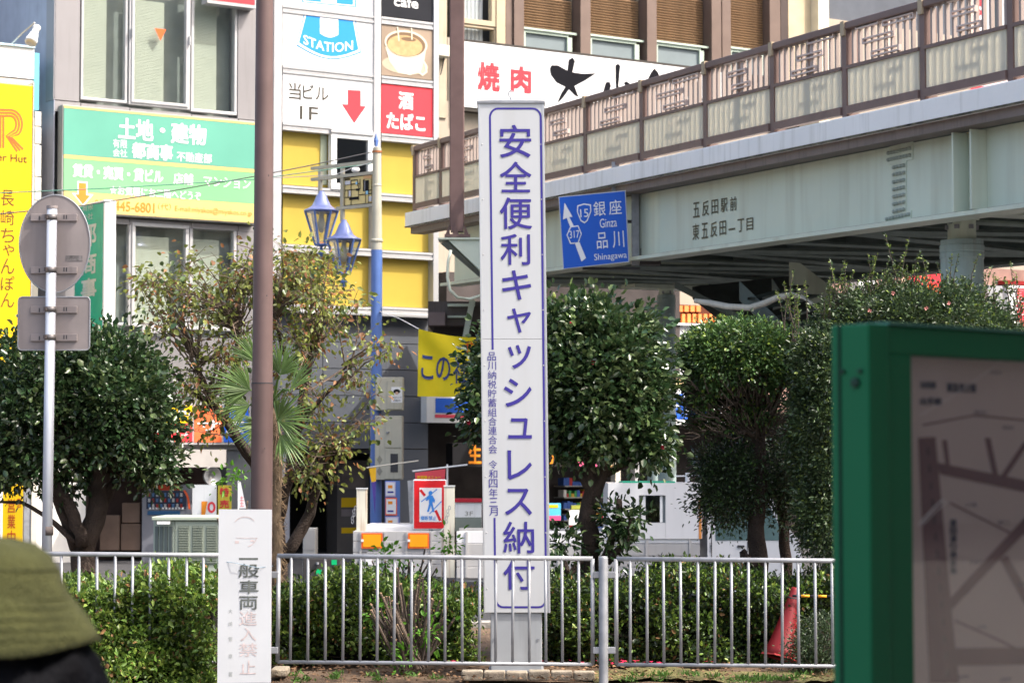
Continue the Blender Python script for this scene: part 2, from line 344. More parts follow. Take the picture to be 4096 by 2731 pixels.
# projecting green sign
PSo = P(408, 1850, 45.2); PS = Frame((PSo.x, PSo.y, 0), ND, -UD)
ps = thing('projecting_sign', PS.pt(0, PS.uw(408, 1300)[1], 0), 'tall green and white sign projecting from the grey building behind the round road sign', 'sign')
u_l, w_t = PS.uw(300, 803); _, w_b = PS.uw(408, 1330); _, w_t = PS.uw(408, 800)
MB().box(PS, u_l, 0, w_b, w_t, -.26, 0).build('sign_case', [whitep], ps, bevel=.03)
MB().box(PS, u_l + .05, -.06, w_b + .05, w_t - .04, 0, .01).build('sign_face', mat('face_green', (.015, .42, .27), .35), ps)
mb = MB(); mb.text(PS, '有限', (330, 823, 372, 848), .014).text(PS, '会社', (330, 860, 372, 885), .014).text(PS, '都', (325, 905, 385, 990), .014, .03).text(PS, '商', (325, 1020, 385, 1100), .014, .03).text(PS, '事', (325, 1120, 385, 1200), .014, .03)
mb.build('lettering', mat('silver_print', (.55, .60, .56), .4), ps)
sr = thing('red_sign', FAC.pt(*FAC.uw(900, 0), .3), 'red edged white sign cut off at the top behind the brown pole', 'sign')
mb = MB(); mb.m(0).pr(FAC, (830, -90, 1026, 12), 0, .3).m(1).pr(FAC, (836, -84, 1020, -2), .3, .31).build('sign_case', [alumw, red], sr)

# ------------------------------------------------------------------ B1: yellow sign tower building and B0 behind
b1 = thing('restaurant_building', FAC.pt(-4.5, 0, -2), 'low building with a white parapet and light blue edge at the far left', 'building')
uL = FAC.uw(-500, 400)[0]; uR = FAC.uw(140, 400)[0]
MB().box(FAC, uL, FAC.uw(150, 700)[0], -.5, FAC.uw(100, 470)[1], -2.5, .1).build('wall', offw, b1)
solid('parapet', FAC, (-500, 182 - 60, 138, 255), -2, .35, whitep, b1)
solid('parapet_cap', FAC, (-500, 118, 142, 126), -2, .4, mat('pale_blue', (.45, .62, .70), .5), b1)
solid('side_trim', FAC, (138, 212, 158, 440), -1.2, .1, mat('trim_blue', (.13, .42, .55), .5), b1)
solid('ledge', FAC, (-500, 262, 136, 288), -.2, .45, mat('ledge_grey', (.45, .44, .43), .8, streak=.4), b1)
for a, b in ((446, 504), (508, 574), (580, 705), (709, 800), (804, 900), (904, 1010)): solid('stone', FAC, (140, a, 166, b), -.5, .12, mat('pale_stone', (.52, .50, .45), .8, var=.12, bump=.2), b1, bevel=.01)
solid('post', FAC, (98, 1930, 128, 2250), -.2, .3, galv, b1); solid('post', FAC, (130, 1700, 149, 2250), -.2, .34, offw, b1)
ys = thing('tower_sign', FAC.pt(*FAC.uw(60, 1400), .5), 'tall bright yellow restaurant sign with an orange letter at the left edge', 'sign')
YF = Frame(FAC.o + ND * .7, UD, ND)
MB().pr(YF, (-420, 290, 133, 1480), -.5, 0).build('sign_case', [yellow], ys, bevel=.02)
MB().pr(YF, (133.5, 330, 137, 1480), -.52, .01).build('sign_edge', alum, ys)
mb = MB()
for k in (0, 12, 24):                          # triple-line letter
    pts = [(-60, 438 + k), (40, 440 + k)]; cx, cy = 42, 497
    pts += [(cx + (47 - k) * math.sin(t), cy - (57 - k) * math.cos(t)) for t in np.linspace(.1, 2.35, 10)]
    pts += [(45 - k * .8, 548 - k * .2), (93 - k * 1.0, 598 + k * .35)]
    mb.stroke(YF, pts, 7, .006)
for k in range(3): mb.stroke(YF, [(14 - k * 12, 468), (14 - k * 12, 592)], 7, .007)
mb.m(1).text(YF, 'Burger Hut', (-92, 606, 108, 646), .006, .012)
for ch, a, b in (('長', 758, 822), ('崎', 838, 898), ('ち', 911, 968), ('ゃ', 976, 1022), ('ん', 1032, 1094), ('ぽ', 1103, 1160), ('ん', 1170, 1228)): mb.text(YF, ch, (4 if ch != 'ゃ' else 12, a, 58, b), .006, .004)
mb.build('lettering', [redo, mat('brown_print', (.12, .05, .01), .5)], ys)
lp = thing('spotlight', P(80, 180, 44), 'white spotlight on a thin arm above the yellow sign', 'lamp')
pa, pb = P(36, 187, 46.2), P(138, 92, 45.2); MB().tube([pa, pa.lerp(pb, .5) + Vector((0, 0, .02)), pb], .016, 8).build('arm', offw, lp)
ax = (P(158, 85, 45) - P(122, 172, 44.6)).normalized(); c0 = P(122, 172, 44.6); A = ax.to_track_quat('Z', 'Y').to_matrix()
MB().lathe(c0, [(0, .02), (.10, .0), (.125, .02), (.12, .1), (.105, .12), (.09, .25), (.07, .27), (.065, .4), (.08, .41), (.08, .47), (0, .48)], 20, ax=A).build('lamp_head', mat('lamp_white', (.75, .75, .7), .3), lp, smooth=False)
bn = thing('yellow_banner', P(50, 2200, 42), 'narrow yellow upright banner standing low at the left edge', 'banner')
BFm = FP(42.); solid('cloth', BFm, (12, 1935, 92, 2200), -.02, 0, yellow, bn); MB().vtext(BFm, '営業中', (30, 1990, 62, 2180), .004, .01).text(BFm, '宿', (66, 1990, 84, 2030), .004).build('lettering', mat('red_dark_print', (.4, .06, .01), .5), bn)
MB().tube([P(6, 1920, 42), P(6, 2260, 42)], .015, 8).build('pole', white, bn)
b0 = thing('rear_building', (-16, 62, 0), 'plain pinkish grey building far behind the spotlight', 'building')
B0F = FP(60); MB().pr(B0F, (-900, -900, 330, 2200), -8, 0).build('wall', mat('pink_render', (.42, .34, .33), .9, var=.06, scale=.3), b0)
for a, b in ((-400, 90), (-400, 178), (-400, 260)): solid('wall_ledge', B0F, (a, b, 320, b + 4), 0, .03, mat('pink_joint', (.2, .15, .14), .9), b0)

# ------------------------------------------------------------------ B3: silver framed shop building
b3 = thing('shop_building', FAC.pt(7, 0, -3), 'silver framed shop building with yellow windows and backlit sign panels between the two brown poles', 'building')
uA, uB = FAC.uw(1096, 400)[0], FAC.uw(1756, 400)[0]
zk = FAC.uw(1130, 1240)[1]
MB().box(FAC, uA, uB, zk, 14, -8, -.5).build('wall', roomg, b3)
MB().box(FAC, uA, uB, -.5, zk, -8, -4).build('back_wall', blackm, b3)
yel = mat('yellow_film', (.42, .31, .045), .5, var=.03, coat=.6)
for x0, x1 in ((1098, 1131), (1498, 1526), (1736, 1757)): solid('mullion', FAC, (x0, -140, x1, 1217 + (x0 - 1098) * .042), -.4, .17, alumw if x0 != 1736 else alum, b3, bevel=.01)
for x0, x1, L in ((1132, 1497, (20, 262, 490, 740, 975, 1214)), (1527, 1735, (66, 303, 533, 772, 1000, 1226))):
    for y in L:
        for k in range(3): solid('transom', FAC, (x0, y + k * 10, x1, y + 9 + k * 10), -.3, .15 - .02 * (k % 2), alumw, b3)
SP = [((1132, -130, 1497, 20), 'white'), ((1132, 50, 1497, 262), 'white'), ((1132, 292, 1497, 490), 'white')]
yp = [(1132, 521, 1322, 738), (1132, 772, 1497, 974), (1132, 1006, 1497, 1213), (1527, 564, 1735, 771), (1527, 803, 1735, 999), (1527, 1031, 1735, 1225)]
for r in yp:
    MB().pr(FAC, r, -.1, -.06).build('yellow_pane', yel, b3)
solid('window_side', FAC, (1283, 522, 1308, 738), -.06, -.03, mat('dusty_glass', (.38, .42, .30), .3), b3)
ww = window(FAC, b3, (1326, 524, 1496, 756), 22, .18, whitep, None, pm=glass('dark_glass', (.25, .28, .27), .7))
solid('lintel', FAC, (1326, 516, 1497, 528), -.2, .22, alumw, b3)
def signpanel(r, col, name='sign_panel'):
    t = solid(name, FAC, r, -.2, .12, col, b3); return t
p1 = signpanel((1132, -130, 1497, 20), white); p2 = signpanel((1132, 50, 1497, 262), white)
sky_b = mat('logo_blue', (.025, .25, .62), .35, var=.02)
outer = [(1192, -60), (1208, 20), (1185, 183)]
arc = [(1185 + t * 260, 183 + 47 * math.sin(math.pi * t) * .75 + t * 28 + 12 * t * (1 - t)) for t in np.linspace(0, 1, 12)]
def shape(dx, dy): return [(1216 + dx, 54), ] + [(1185 + dx * (1 - 2 * t) + t * 260, 183 - dy + 40 * math.sin(math.pi * t) + t * 28) for t in np.linspace(0, 1, 12)] + [(1421 - dx, 72)]
mb = MB(); mb.m(0).poly(FAC, shape(0, 0), .124).m(1).poly(FAC, shape(4, 4), .127).m(0).poly(FAC, shape(11, 12), .130)
mb.m(1).poly(FAC, [(1280, 70), (1353, 78), (1353, 140)] + [(1353 - t * 73, 140 - t * 6 + 14 * math.sin(math.pi * t)) for t in np.linspace(.1, .9, 6)] + [(1280, 134)], .133)
g, fs = glyphs('STATION', .012)
vs = []
for a, b in g:
    px = 1214 + a * 198; py = 176 - b * 38 + a * 24 + 20 * math.sin(math.pi * a); vs.append(FAC.pt(*FAC.uw(px, py, .134), .134))
mb.m(1).add(vs, fs).build('logo', [sky_b, white], p2)
mb = MB(); mb.m(0).poly(FAC, [(1203, -120), (1208, 10), (1424, 30), (1428, -110)], .124).m(1).poly(FAC, [(1208, -120), (1213, 7), (1419, 26), (1423, -110)], .127).m(0).poly(FAC, [(1213, -120), (1219, 3), (1412, 21), (1416, -110)], .13)
mb.m(1).poly(FAC, [(1285, 8), (1283, 0), (1300, -6), (1300, -60), (1332, -58), (1332, -3), (1346, 2), (1347, 14)], .133); mb.build('logo', [sky_b, white], p1)
p3 = signpanel((1132, 292, 1497, 490), white)
mb = MB(); mb.m(0).text(FAC, '当', (1156, 330, 1204, 396), .124, .012).text(FAC, 'ビル', (1212, 338, 1314, 394), .124, .012).text(FAC, '1F', (1200, 424, 1272, 476), .124, .012)
mb.m(1).poly(FAC, [(1391, 360), (1443, 363), (1443, 424), (1464, 426), (1417, 494), (1367, 417), (1391, 419)], .124); mb.build('lettering', [mat('dark_print', (.05, .045, .035), .5), red], p3)
p4 = signpanel((1527, -130, 1735, 62), mat('black_sign', (.02, .021, .026), .7, spec=.1)); MB().text(FAC, 'cafe', (1577, -16, 1672, 24), .124, .03).build('lettering', white, p4)
p5 = signpanel((1527, 98, 1735, 300), mat('photo_cream', (.27, .205, .15), .4, var=.25, scale=.8))
def ell(cx, cy, rx, ry, sl=.1, k=28, t0=0, t1=2 * math.pi): return [(cx + rx * math.cos(t), cy + ry * math.sin(t) + rx * math.cos(t) * sl) for t in np.linspace(t0, t1, k)[:-1]]
cup = mat('cup_cream', (.56, .50, .40), .4, var=.03); cf = mat('coffee_foam', (.46, .30, .14), .5, var=.18, scale=8)
mb = MB(); mb.m(2).poly(FAC, ell(1620, 262, 92, 36), .124).m(0).poly(FAC, [(1541, 190), (1560, 250), (1592, 292), (1640, 302), (1682, 290), (1698, 240), (1707, 180)], .127)
mb.m(0).stroke(FAC, [(1676, 240), (1690, 240), (1703, 262), (1706, 288), (1690, 300), (1676, 290), (1674, 262)], 9, .13, closed=True)
mb.m(0).poly(FAC, ell(1624, 176, 86, 54), .13).m(3).poly(FAC, ell(1624, 178, 78, 48), .133).m(1).poly(FAC, ell(1620, 184, 70, 42), .136)
mb.m(3).poly(FAC, ell(1635, 158, 30, 8), .139).m(0).stroke(FAC, [(1590, 108), (1596, 165)], 5, .14).stroke(FAC, [(1646, 112), (1648, 160)], 5, .14)
mb.build('coffee_picture', [cup, cf, mat('saucer', (.44, .37, .27), .5), mat('coffee_rim', (.16, .10, .055), .5)], p5)
p6 = signpanel((1527, 334, 1735, 530), red); MB().text(FAC, '酒', (1596, 368, 1652, 434), .124, .03).text(FAC, 'たばこ', (1548, 449, 1700, 512), .124, .03).build('lettering', white, p6)
gw = mat('slate_panel', (.125, .135, .155), .45, .2, var=.06, scale=.6)
for i in range(5):
    for j, (a, b) in enumerate(((1082, 1290), (1293, 1498), (1501, 1712))):
        y0 = 1250 + i * 109; solid('panel', FAC, (a, y0 + (a - 1082) * (.042 - .008 * i), b, y0 + 106 + (a - 1082) * (.042 - .008 * (i + 1))), -.4, .05, gw, b3)
solid('gutter', FAC, (1100, 1238, 1745, 1246), -.3, .34, alum, b3)
solid('pier', FAC, (1085, 1798, 1160, 2300), -.4, .05, mat('pier_light', (.36, .38, .43), .5), b3)
solid('pier', FAC, (1600, 1797, 1712, 2300), -3.5, .05, gw, b3)
solid('ceiling_edge', FAC, (1163, 1797, 1597, 1812), -3.9, -.1, darkm, b3)
atm = solid('service_counter', FAC, (1350, 1840, 1475, 2250), -1.4, -.9, mat('counter_grey', (.10, .09, .085), .5), b3)
mb = MB(); mb.m(0).pr(FAC, (1368, 1860, 1462, 1955), -.9, -.89).m(1).pr(FAC, (1366, 1990, 1462, 2028), -.9, -.89).pr(FAC, (1366, 2110, 1462, 2132), -.9, -.89).m(2).pr(FAC, (1366, 2036, 1462, 2064), -.9, -.89); mb.build('poster', [mat('poster_brown', (.16, .13, .115), .6, var=.3), yellow, mat('poster_pale', (.2, .17, .17), .6)], atm)

# ------------------------------------------------------------------ B4: restaurant building behind the bridge
b4 = thing('yakiniku_building', FB.pt(14, 0, -3), 'beige building with brown louvred windows above a long white sign behind the footbridge', 'building')
beige = mat('beige_render', (.39, .335, .27), .85, var=.06, scale=1.2, bump=.15, streak=.12)
u0, u1 = FB.uw(1757, 400)[0], FB.uw(3316, 400)[0]
z1, z2 = FB.uw(2300, 455)[1], FB.uw(2300, 1700)[1]
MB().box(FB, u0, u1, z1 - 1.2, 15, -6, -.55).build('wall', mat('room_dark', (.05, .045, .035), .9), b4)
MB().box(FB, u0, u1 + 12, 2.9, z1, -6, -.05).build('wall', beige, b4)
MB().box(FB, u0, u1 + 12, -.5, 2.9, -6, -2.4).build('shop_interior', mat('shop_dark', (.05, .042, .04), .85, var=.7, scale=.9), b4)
MB().box(FB, u0, FB.uw(2686, 1300)[0], 2.95, FB.uw(2300, 1120)[1], -.04, .35).build('underbridge_dark_panel', MATS['shop_dark'], b4)  # dark panel added to imitate the gloom under the bridge
solid('column', FB, (1757, -140, 1788, 470), -.6, 0, mat('tan_paint', (.42, .36, .27), .6, streak=.2), b4)
solid('column', FB, (1790, 150, 1853, 500), -.6, -.1, mat('tile_tan', (.33, .29, .24), .8, streak=.3), b4)
tanf = mat('tan_frame', (.44, .36, .25), .5); brf = mat('brown_frame', (.16, .115, .095), .5, .1)
wl = window(FB, b4, (1830, -140, 1985, 90), 18, 0, tanf); window(FB, b4, (1830, 93, 1985, 165), 8, -.03, tanf)
mb = MB(); 
for i in range(12): mb.box(FB, *(lambda a: (a, a + .09))(FB.uw(1856 + i * 8, 0)[0]), FB.uw(1856, 150)[1], 14, -.36 + .03 * (i % 2), -.33 + .03 * (i % 2))
mb.build('curtain', mat('curtain', (.55, .56, .60), .8), wl, kind='stuff')
solid('mullion', FB, (1987, -140, 2022, 182), -.3, .03, tanf, b4)
for a, b in ((2024, 2050), (2057, 2096), (2322, 2362), (2588, 2626), (2846, 2884), (2888, 2922), (3078, 3120), (3122, 3150)):
    solid('mullion', FB, (a, -140, b, 185 + (a - 2024) * .11), -.3, .08 if a in (2057, 2322, 2588, 2846) else .02, brf if a not in (3122,) else mat('mullion_dark', (.07, .05, .045), .5), b4)
slm = mat('louvre_brown', (.24, .15, .085), .6, 0, var=.15, spec=.15)
def slatmesh(L):
    me = bpy.data.meshes.new('slat'); F = Frame((0, 0, 0), (1, 0, 0), (0, -1, 0)); m = MB().box(F, 0, L, -.018, .018, -.05, .05)
    me.from_pydata([tuple(Matrix.Rotation(R(28), 3, 'X') @ Vector(v)) for v in m.v], [], m.f); me.materials.append(slm); return me
angZ = math.atan2(UD.y, UD.x)
for a, b, yt in ((2098, 2310, 112), (2364, 2578, 140), (2628, 2836, 165), (2924, 3076, 190)):
    sl = (a - 2098) * .0; uA_, uB_ = FB.uw(a, 100)[0], FB.uw(b, 100)[0]; zt = FB.uw(a, yt)[1]; zb_ = FB.uw(a, yt + 95)[1]
    wf = MB().box(FB, uA_, uB_, zt - .02, zt + .03, -.12, -.02).build('window', mat('pale_green_frame', (.42, .50, .42), .5), b4)
    mb = MB().box(FB, uA_ + .01, uB_ - .22, zt - .09, zt - .02, -.16, -.06).box(FB, uA_ + .01, uA_ + .07, zb_, zt - .09, -.16, -.06).box(FB, uB_ - .26, uB_ - .12, zb_, zt - .09, -.16, -.06); mb.build('sash', MATS['pale_green_frame'], wf)
    MB().box(FB, uA_ + .07, uB_ - .26, zb_, zt - .09, -.15, -.13).build('pane', mat('frosted_pane', (.20, .24, .25), .25, var=.05), wf)
    me = slatmesh(uB_ - uA_); z = zt + .05
    while z < FB.uw(a, -30)[1]:
        piece('slat', me, FB.pt(uA_, z, -.3), wf, rot=(0, 0, angZ)); z += .066
solid('wall_panel', FB, (3152, -140, 3270, 400), -.5, 0, mat('yellow_beige', (.50, .42, .28), .8, var=.1), b4)
solid('column', FB, (3272, -140, 3314, 500), -.5, .3, mat('pale_cream', (.80, .70, .50), .7), b4)
b4b = thing('upper_block', FB.pt(20, 0, -1), 'dark grey block above a beige wall behind the right part of the footbridge', 'building')
MB().box(FB, u1 + .02, u1 + 5.2, FB.uw(3316, 72)[1], 15, -5, -.1).build('upper_wall', mat('charcoal', (.10, .11, .13), .9), b4b)
MB().box(FB, u1 + .02, u1 + 5.2, 2.9, FB.uw(3316, 74)[1], -5, -.02).build('wall', beige, b4b)
ac = thing('wall_box', FB.pt(*FB.uw(1780, 220), .2), 'small cream wall box beside the second brown pole', 'box')
solid('box_case', FB, (1757, 178, 1812, 222), 0, .35, offw, ac, bevel=.01)
MB().tube([FB.pt(*FB.uw(1776, 224, .1), .1), FB.pt(*FB.uw(1772, 260, .1), .1), FB.pt(*FB.uw(1762, 300, .1), .1)], .015, 6).build('cable', darkm, ac)
# white restaurant sign
ws = thing('restaurant_sign', FB.pt(*FB.uw(2200, 430), .1), 'long white sign with red characters and black brush strokes behind the bridge railing', 'sign')
solid('sign_case', FB, (1850, 156, 2900, 442), -.04, .24, mat('sign_black_trim', (.04, .035, .03), .6), ws)
for a, b in ((1853, 2091), (2092.5, 2650), (2651.5, 2890)): solid('sign_face', FB, (a, 166 + (a - 1853) * .12, b, 427 + (a - 1853) * .1), .24, .262, white, ws)
mb = MB(); mb.m(0).text(FB, '焼', (1914, 250, 1996, 356), .268, .04).text(FB, '肉', (2046, 266, 2122, 364), .268, .04)
br = [(2206, 262), (2230, 262), (2270, 283), (2275, 240), (2290, 231), (2300, 245), (2290, 290), (2330, 296), (2384, 294), (2345, 320), (2298, 345), (2314, 388), (2302, 384), (2276, 358), (2250, 395), (2228, 414), (2246, 372), (2262, 348), (2226, 330), (2204, 300), (2200, 275)]
mb.m(1).poly(FB, br, .268).poly(FB, [(2462, 262), (2472, 256), (2481, 264), (2474, 342), (2484, 410), (2468, 420), (2463, 330)], .268)
mb.poly(FB, [(2416, 356), (2424, 330), (2438, 328), (2444, 344), (2430, 390), (2410, 420), (2404, 410)], .268).poly(FB, [(2496, 332), (2506, 326), (2540, 350), (2580, 400), (2572, 412), (2520, 380)], .268)
mb.poly(FB, [(2585, 330), (2605, 290), (2618, 274), (2632, 290), (2650, 340), (2680, 420), (2660, 440), (2630, 370), (2600, 350), (2570, 440), (2556, 436)], .268).poly(FB, [(2740, 330), (2770, 300), (2790, 330), (2810, 400), (2780, 470), (2760, 430)], .268)
mb.m(2).text(FB, 'ヤ14N', (2440, 438, 2610, 470), .268, .01); mb.build('lettering', [red, mat('ink_black', (.012, .012, .015), .9, spec=.05), mat('green_print', (.0, .35, .09), .5)], ws)
# things at shop level under the bridge
def simple_sign(name, F, r, n0, n1, label, cat, case, parts, mats, group=None):
    t = thing(name, F.pt(*F.uw(r[0], r[3]), n0), label, cat, group); solid('sign_case', F, r, n0, n1, case, t, bevel=.01)
    mb = MB(); parts(mb); 
    if mb.v: mb.build('lettering', mats, t)
    return t
simple_sign('box_sign', FB, (1706, 1580, 1900, 1690), .9, 1.3, 'white box sign with a blue field and red stripe under the yellow banner', 'sign', whitep,
    lambda m: m.m(0).pr(FB, (1742, 1592, 1890, 1650), 1.3, 1.31, 1.3).m(1).pr(FB, (1740, 1657, 1890, 1670), 1.3, 1.31, 1.3), [bluem, mat('pink_red', (.7, .08, .12), .4)])
simple_sign('shop_sign', FB, (1810, 1770, 2160, 1868), .1, .4, 'black shop sign with a big yellow character left of the white pillar sign', 'sign', black, lambda m: m.text(FB, '生', (1876, 1778, 1924, 1852), .41, .03).text(FB, '活', (1936, 1780, 1990, 1852), .41, .03), [orange])
simple_sign('shop_sign', FB, (2170, 1765, 2480, 1866), .1, .4, 'black shop sign with white and yellow lettering right of the white pillar sign', 'sign', mat('sign_black', (.02, .018, .018), .5),
    lambda m: m.m(0).text(FB, '生まれ', (2198, 1780, 2262, 1812), .41, .02).m(1).text(FB, 'リー', (2192, 1822, 2252, 1858), .41, .04).m(2).poly(FB, ell(2438, 1822, 34, 44), .41).m(3).poly(FB, ell(2436, 1842, 24, 22), .413).m(4).text(FB, 'ルズ', (2286, 1826, 2392, 1866), .41, .04), [white, orange, mat('photo_orange', (.8, .42, .08), .4), mat('photo_pale', (.85, .75, .5), .4), mat('pink_print', (.75, .12, .25), .5)])
simple_sign('shop_sign', FB, (2694, 1556, 2900, 1700), .3, .6, 'white shop sign with bright blue shapes seen between the two round trees', 'sign', white, lambda m: m.text(FB, 'おめ', (2700, 1580, 2880, 1672), .61, .06), [bluem])
simple_sign('poster_stand', FB, (2192, 2012, 2244, 2082), 1.0, 1.04, 'cyan and pink poster standing right of the white pillar sign', 'poster', mat('poster_cyan', (.08, .42, .66), .5), lambda m: m.m(0).pr(FB, (2196, 2018, 2232, 2030), 1.04, 1.05).m(1).pr(FB, (2193, 2062, 2243, 2081), 1.04, 1.05), [yellow, mat('pink_red2', (.65, .07, .2), .5)])
simple_sign('poster_stand', FB, (2276, 2040, 2336, 2100), 1.0, 1.04, 'pale notice board standing left of the camellia trunk', 'poster', whitep, lambda m: m.pr(FB, (2286, 2020, 2326, 2036), 1.0, 1.05), [mat('olive_print', (.3, .32, .05), .5)])
for a, b, m_, l in ((2462, 2482, offw, 'beige'), (2540, 2556, alumw, 'pale metal')):
    t = thing('shop_pillar', FB.pt(*FB.uw(a, 2200), 0), l + ' shopfront pillar seen right of the camellia trunk', 'pillar'); solid('pillar', FB, (a, 1760, b, 2260), .3, .5, m_, t)
wp = thing('white_hoarding', FB.pt(*FB.uw(2780, 1600), 0), 'plain white wall panels under an orange slatted window beyond the bridge column', 'building')
for a, b in ((2690, 2739), (2740.5, 2800), (2801.5, 2900)): solid('panel', FB, (a, 1300, b, 1512), 0, .3, mat('white_panel', (.62, .63, .66), .6), wp)
solid('ledge', FB, (2690, 1290, 2900, 1299), 0, .4, whitep, wp); solid('ledge', FB, (2690, 1514, 2900, 1546), 0, .36, mat('sand_board', (.7, .52, .28), .7), wp)
orb = mat('orange_slat', (.72, .25, .07), .6)
for i in range(9):
    x = 2684 + i * 22; solid('slat', FB, (x, 1255, x + 13, 1289), .05, .12, orb, wp)
for i in range(5):
    x = 2690 + i * 24; solid('slat', FB, (x, 1222, x + 17, 1246), .05, .12, orb, wp)
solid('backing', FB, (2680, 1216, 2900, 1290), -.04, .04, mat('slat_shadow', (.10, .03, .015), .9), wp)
b6 = thing('pink_shop_building', FB.pt(26, 0, -1), 'pinkish brown shop wall with white and red signs under the right end of the bridge', 'building')
MB().box(FB, u1 + 12.02, u1 + 34, -.5, 12, -6, -.1).build('wall', mat('rose_brown', (.34, .20, .17), .8, var=.12), b6)
MB().box(FB, FB.uw(2900, 1400)[0], u1 + 12, 2.9, FB.uw(3000, 1010)[1], -.04, .0).build('wall', mat('rose_brown2', (.28, .17, .14), .8, var=.25), b6)
for r, m_ in (((3430, 1105, 3500, 1170), whitep), ((3605, 1075, 3690, 1150), mat('peach', (.7, .45, .33), .6)), ((3690, 1080, 3776, 1170), redo), ((3950, 1140, 4010, 1250), alum), ((4020, 1120, 4300, 1136), mat('dark_red', (.25, .01, .01), .5)), ((4030, 1140, 4300, 1320), white)):
    solid('sign_panel', FB, r, .02, .3, m_, b6)
MB().text(FB, '焼鳥', (3620, 1085, 3770, 1140), .31, .03).vtext(FB, '居酒屋', (4065, 1150, 4110, 1310), .31, .03).build('lettering', red, b6)
b5 = thing('far_building', (24, 70, 0), 'pale building with dark windows and a hanging sign seen through the railing at upper right', 'building')
B5F = Frame((P(3640, 100, 62).x, 62, 0), UD, ND)
MB().pr(B5F, (3560, -900, 4800, 1900), -6, 0).build('wall', mat('pale_wall', (.55, .55, .56), .8), b5)
for a, b in ((3760, 3800), (3820, 3860), (3960, 4000), (4020, 4060)): solid('window', B5F, (a, -120, b, 200), -.02, .04, mat('window_dark', (.04, .05, .06), .2), b5)
hs = solid('hanging_sign', B5F, (3892, -200, 3952, 118), .04, .4, white, b5); MB().vtext(B5F, 'ラーメン', (3906, -60, 3940, 112), .41, .05).build('lettering', red, hs)
rb = solid('sign_band', B5F, (3560, 300, 4300, 560), .02, .5, red, b5); MB().text(B5F, 'すし', (3650, 340, 3900, 440), .51, .05).build('lettering', white, rb)

gds = [mat('goods_%s' % n_, c_, .5) for n_, c_ in (('red', (.45, .04, .04)), ('blue', (.05, .12, .4)), ('white', (.6, .6, .58)), ('gold', (.55, .36, .05)), ('green', (.06, .3, .1)))]
for (x0_, x1_, y0_, lb_) in ((1655, 1800, 1990, 'dim shop shelf of small goods behind the no crossing sign'), (2250, 2420, 1900, 'dim shop shelf of small goods behind the camellia trunk'), (2500, 2620, 1950, 'dim shop shelf of small goods behind the flatbed truck cab')):
    sh = thing('goods_shelf', FB.pt(*FB.uw(x0_, 2200), -2), lb_, 'shelf'); rng = random.Random(x0_)
    u0_, u1_, w1_, w0_ = FB.rc((x0_, y0_, x1_, y0_ + 230), -1.9)[0], FB.rc((x0_, y0_, x1_, y0_ + 230), -1.9)[1], FB.uw(x0_, y0_, -1.9)[1], FB.uw(x0_, y0_ + 230, -1.9)[1]
    for k in range(5):
        z = w0_ + (w1_ - w0_) * k / 5; MB().box(FB, u0_, u1_, z, z + .03, -2.3, -1.8).build('shelf_board', mat('shelf_grey', (.3, .3, .28), .6), sh); u = u0_
        while u < u1_ - .12: q_ = rng.uniform(.06, .13); MB().box(FB, u, u + q_ - .01, z + .03, z + .03 + rng.uniform(.08, .2), -2.1, -1.85).build('goods', rng.choice(gds), sh); u += q_
# ------------------------------------------------------------------ footbridge
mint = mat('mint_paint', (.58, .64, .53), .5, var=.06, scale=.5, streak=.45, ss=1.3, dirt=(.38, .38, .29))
mintd = mat('mint_shaded', (.13, .16, .15), .7, var=.3, scale=1.5)  # darkened copy of the mint paint, under-deck shade put into the colour
brb = mat('rail_brown', (.18, .12, .105), .5, .1, var=.1)
pinkb = mat('rail_bar_pink', (.36, .295, .265), .55, var=.08)
creamp = frosted('cream_panel', (.88, .85, .74), .6)
conc = mat('deck_edge', (.86, .84, .81), .8, var=.04, scale=.8, bump=.2, streak=.6, ss=2.6, dirt=(.50, .48, .42))
br = thing('footbridge', BR.pt(6, 0, -1.5), 'pale green steel footbridge with brown railings crossing the upper right', 'bridge')
def sU(px): return BR.uw(px, 600)[0]
UE = sU(1640); UZ = 17.5
MB().box(BR, UE, UZ, 6.52, 6.84, -.15, .12).build('deck_edge', conc, br, bevel=.02)
MB().box(BR, UE + .1, UZ, 6.38, 6.52, -.3, .02).build('gutter_strip', mat('strip_brown', (.20, .16, .145), .6, streak=.4), br)
GU = sU(1752)
grm = mat('grime', (.10, .09, .06), .95, var=.8, scale=7)
MB().box(BR, UE, UZ, 6.515, 6.545, .118, .1225).build('grime_edge', grm, br); MB().box(BR, GU, UZ, 5.262, 5.30, -.381, -.377).build('grime_edge', mat('grime_pale', (.33, .30, .25), .95, var=.5, scale=6), br)
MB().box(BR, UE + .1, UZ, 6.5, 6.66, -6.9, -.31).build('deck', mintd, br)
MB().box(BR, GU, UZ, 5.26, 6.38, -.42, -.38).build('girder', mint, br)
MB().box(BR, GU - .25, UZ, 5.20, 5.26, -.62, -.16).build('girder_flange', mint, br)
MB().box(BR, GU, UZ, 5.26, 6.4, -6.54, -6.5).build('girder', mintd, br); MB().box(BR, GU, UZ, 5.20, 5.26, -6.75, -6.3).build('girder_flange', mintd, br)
MB().box(BR, GU - .02, GU, 5.26, 6.4, -6.5, -.42).build('end_plate', mint, br)
for px in (3780, 3852, 3400, 2560):
    u = sU(px) if px != 3400 else sU(3010)
    if px in (3780, 3852): MB().box(BR, u - .02, u + .02, 5.27, 6.36, -.38, -.12).build('stiffener', mint, br, bevel=.004)
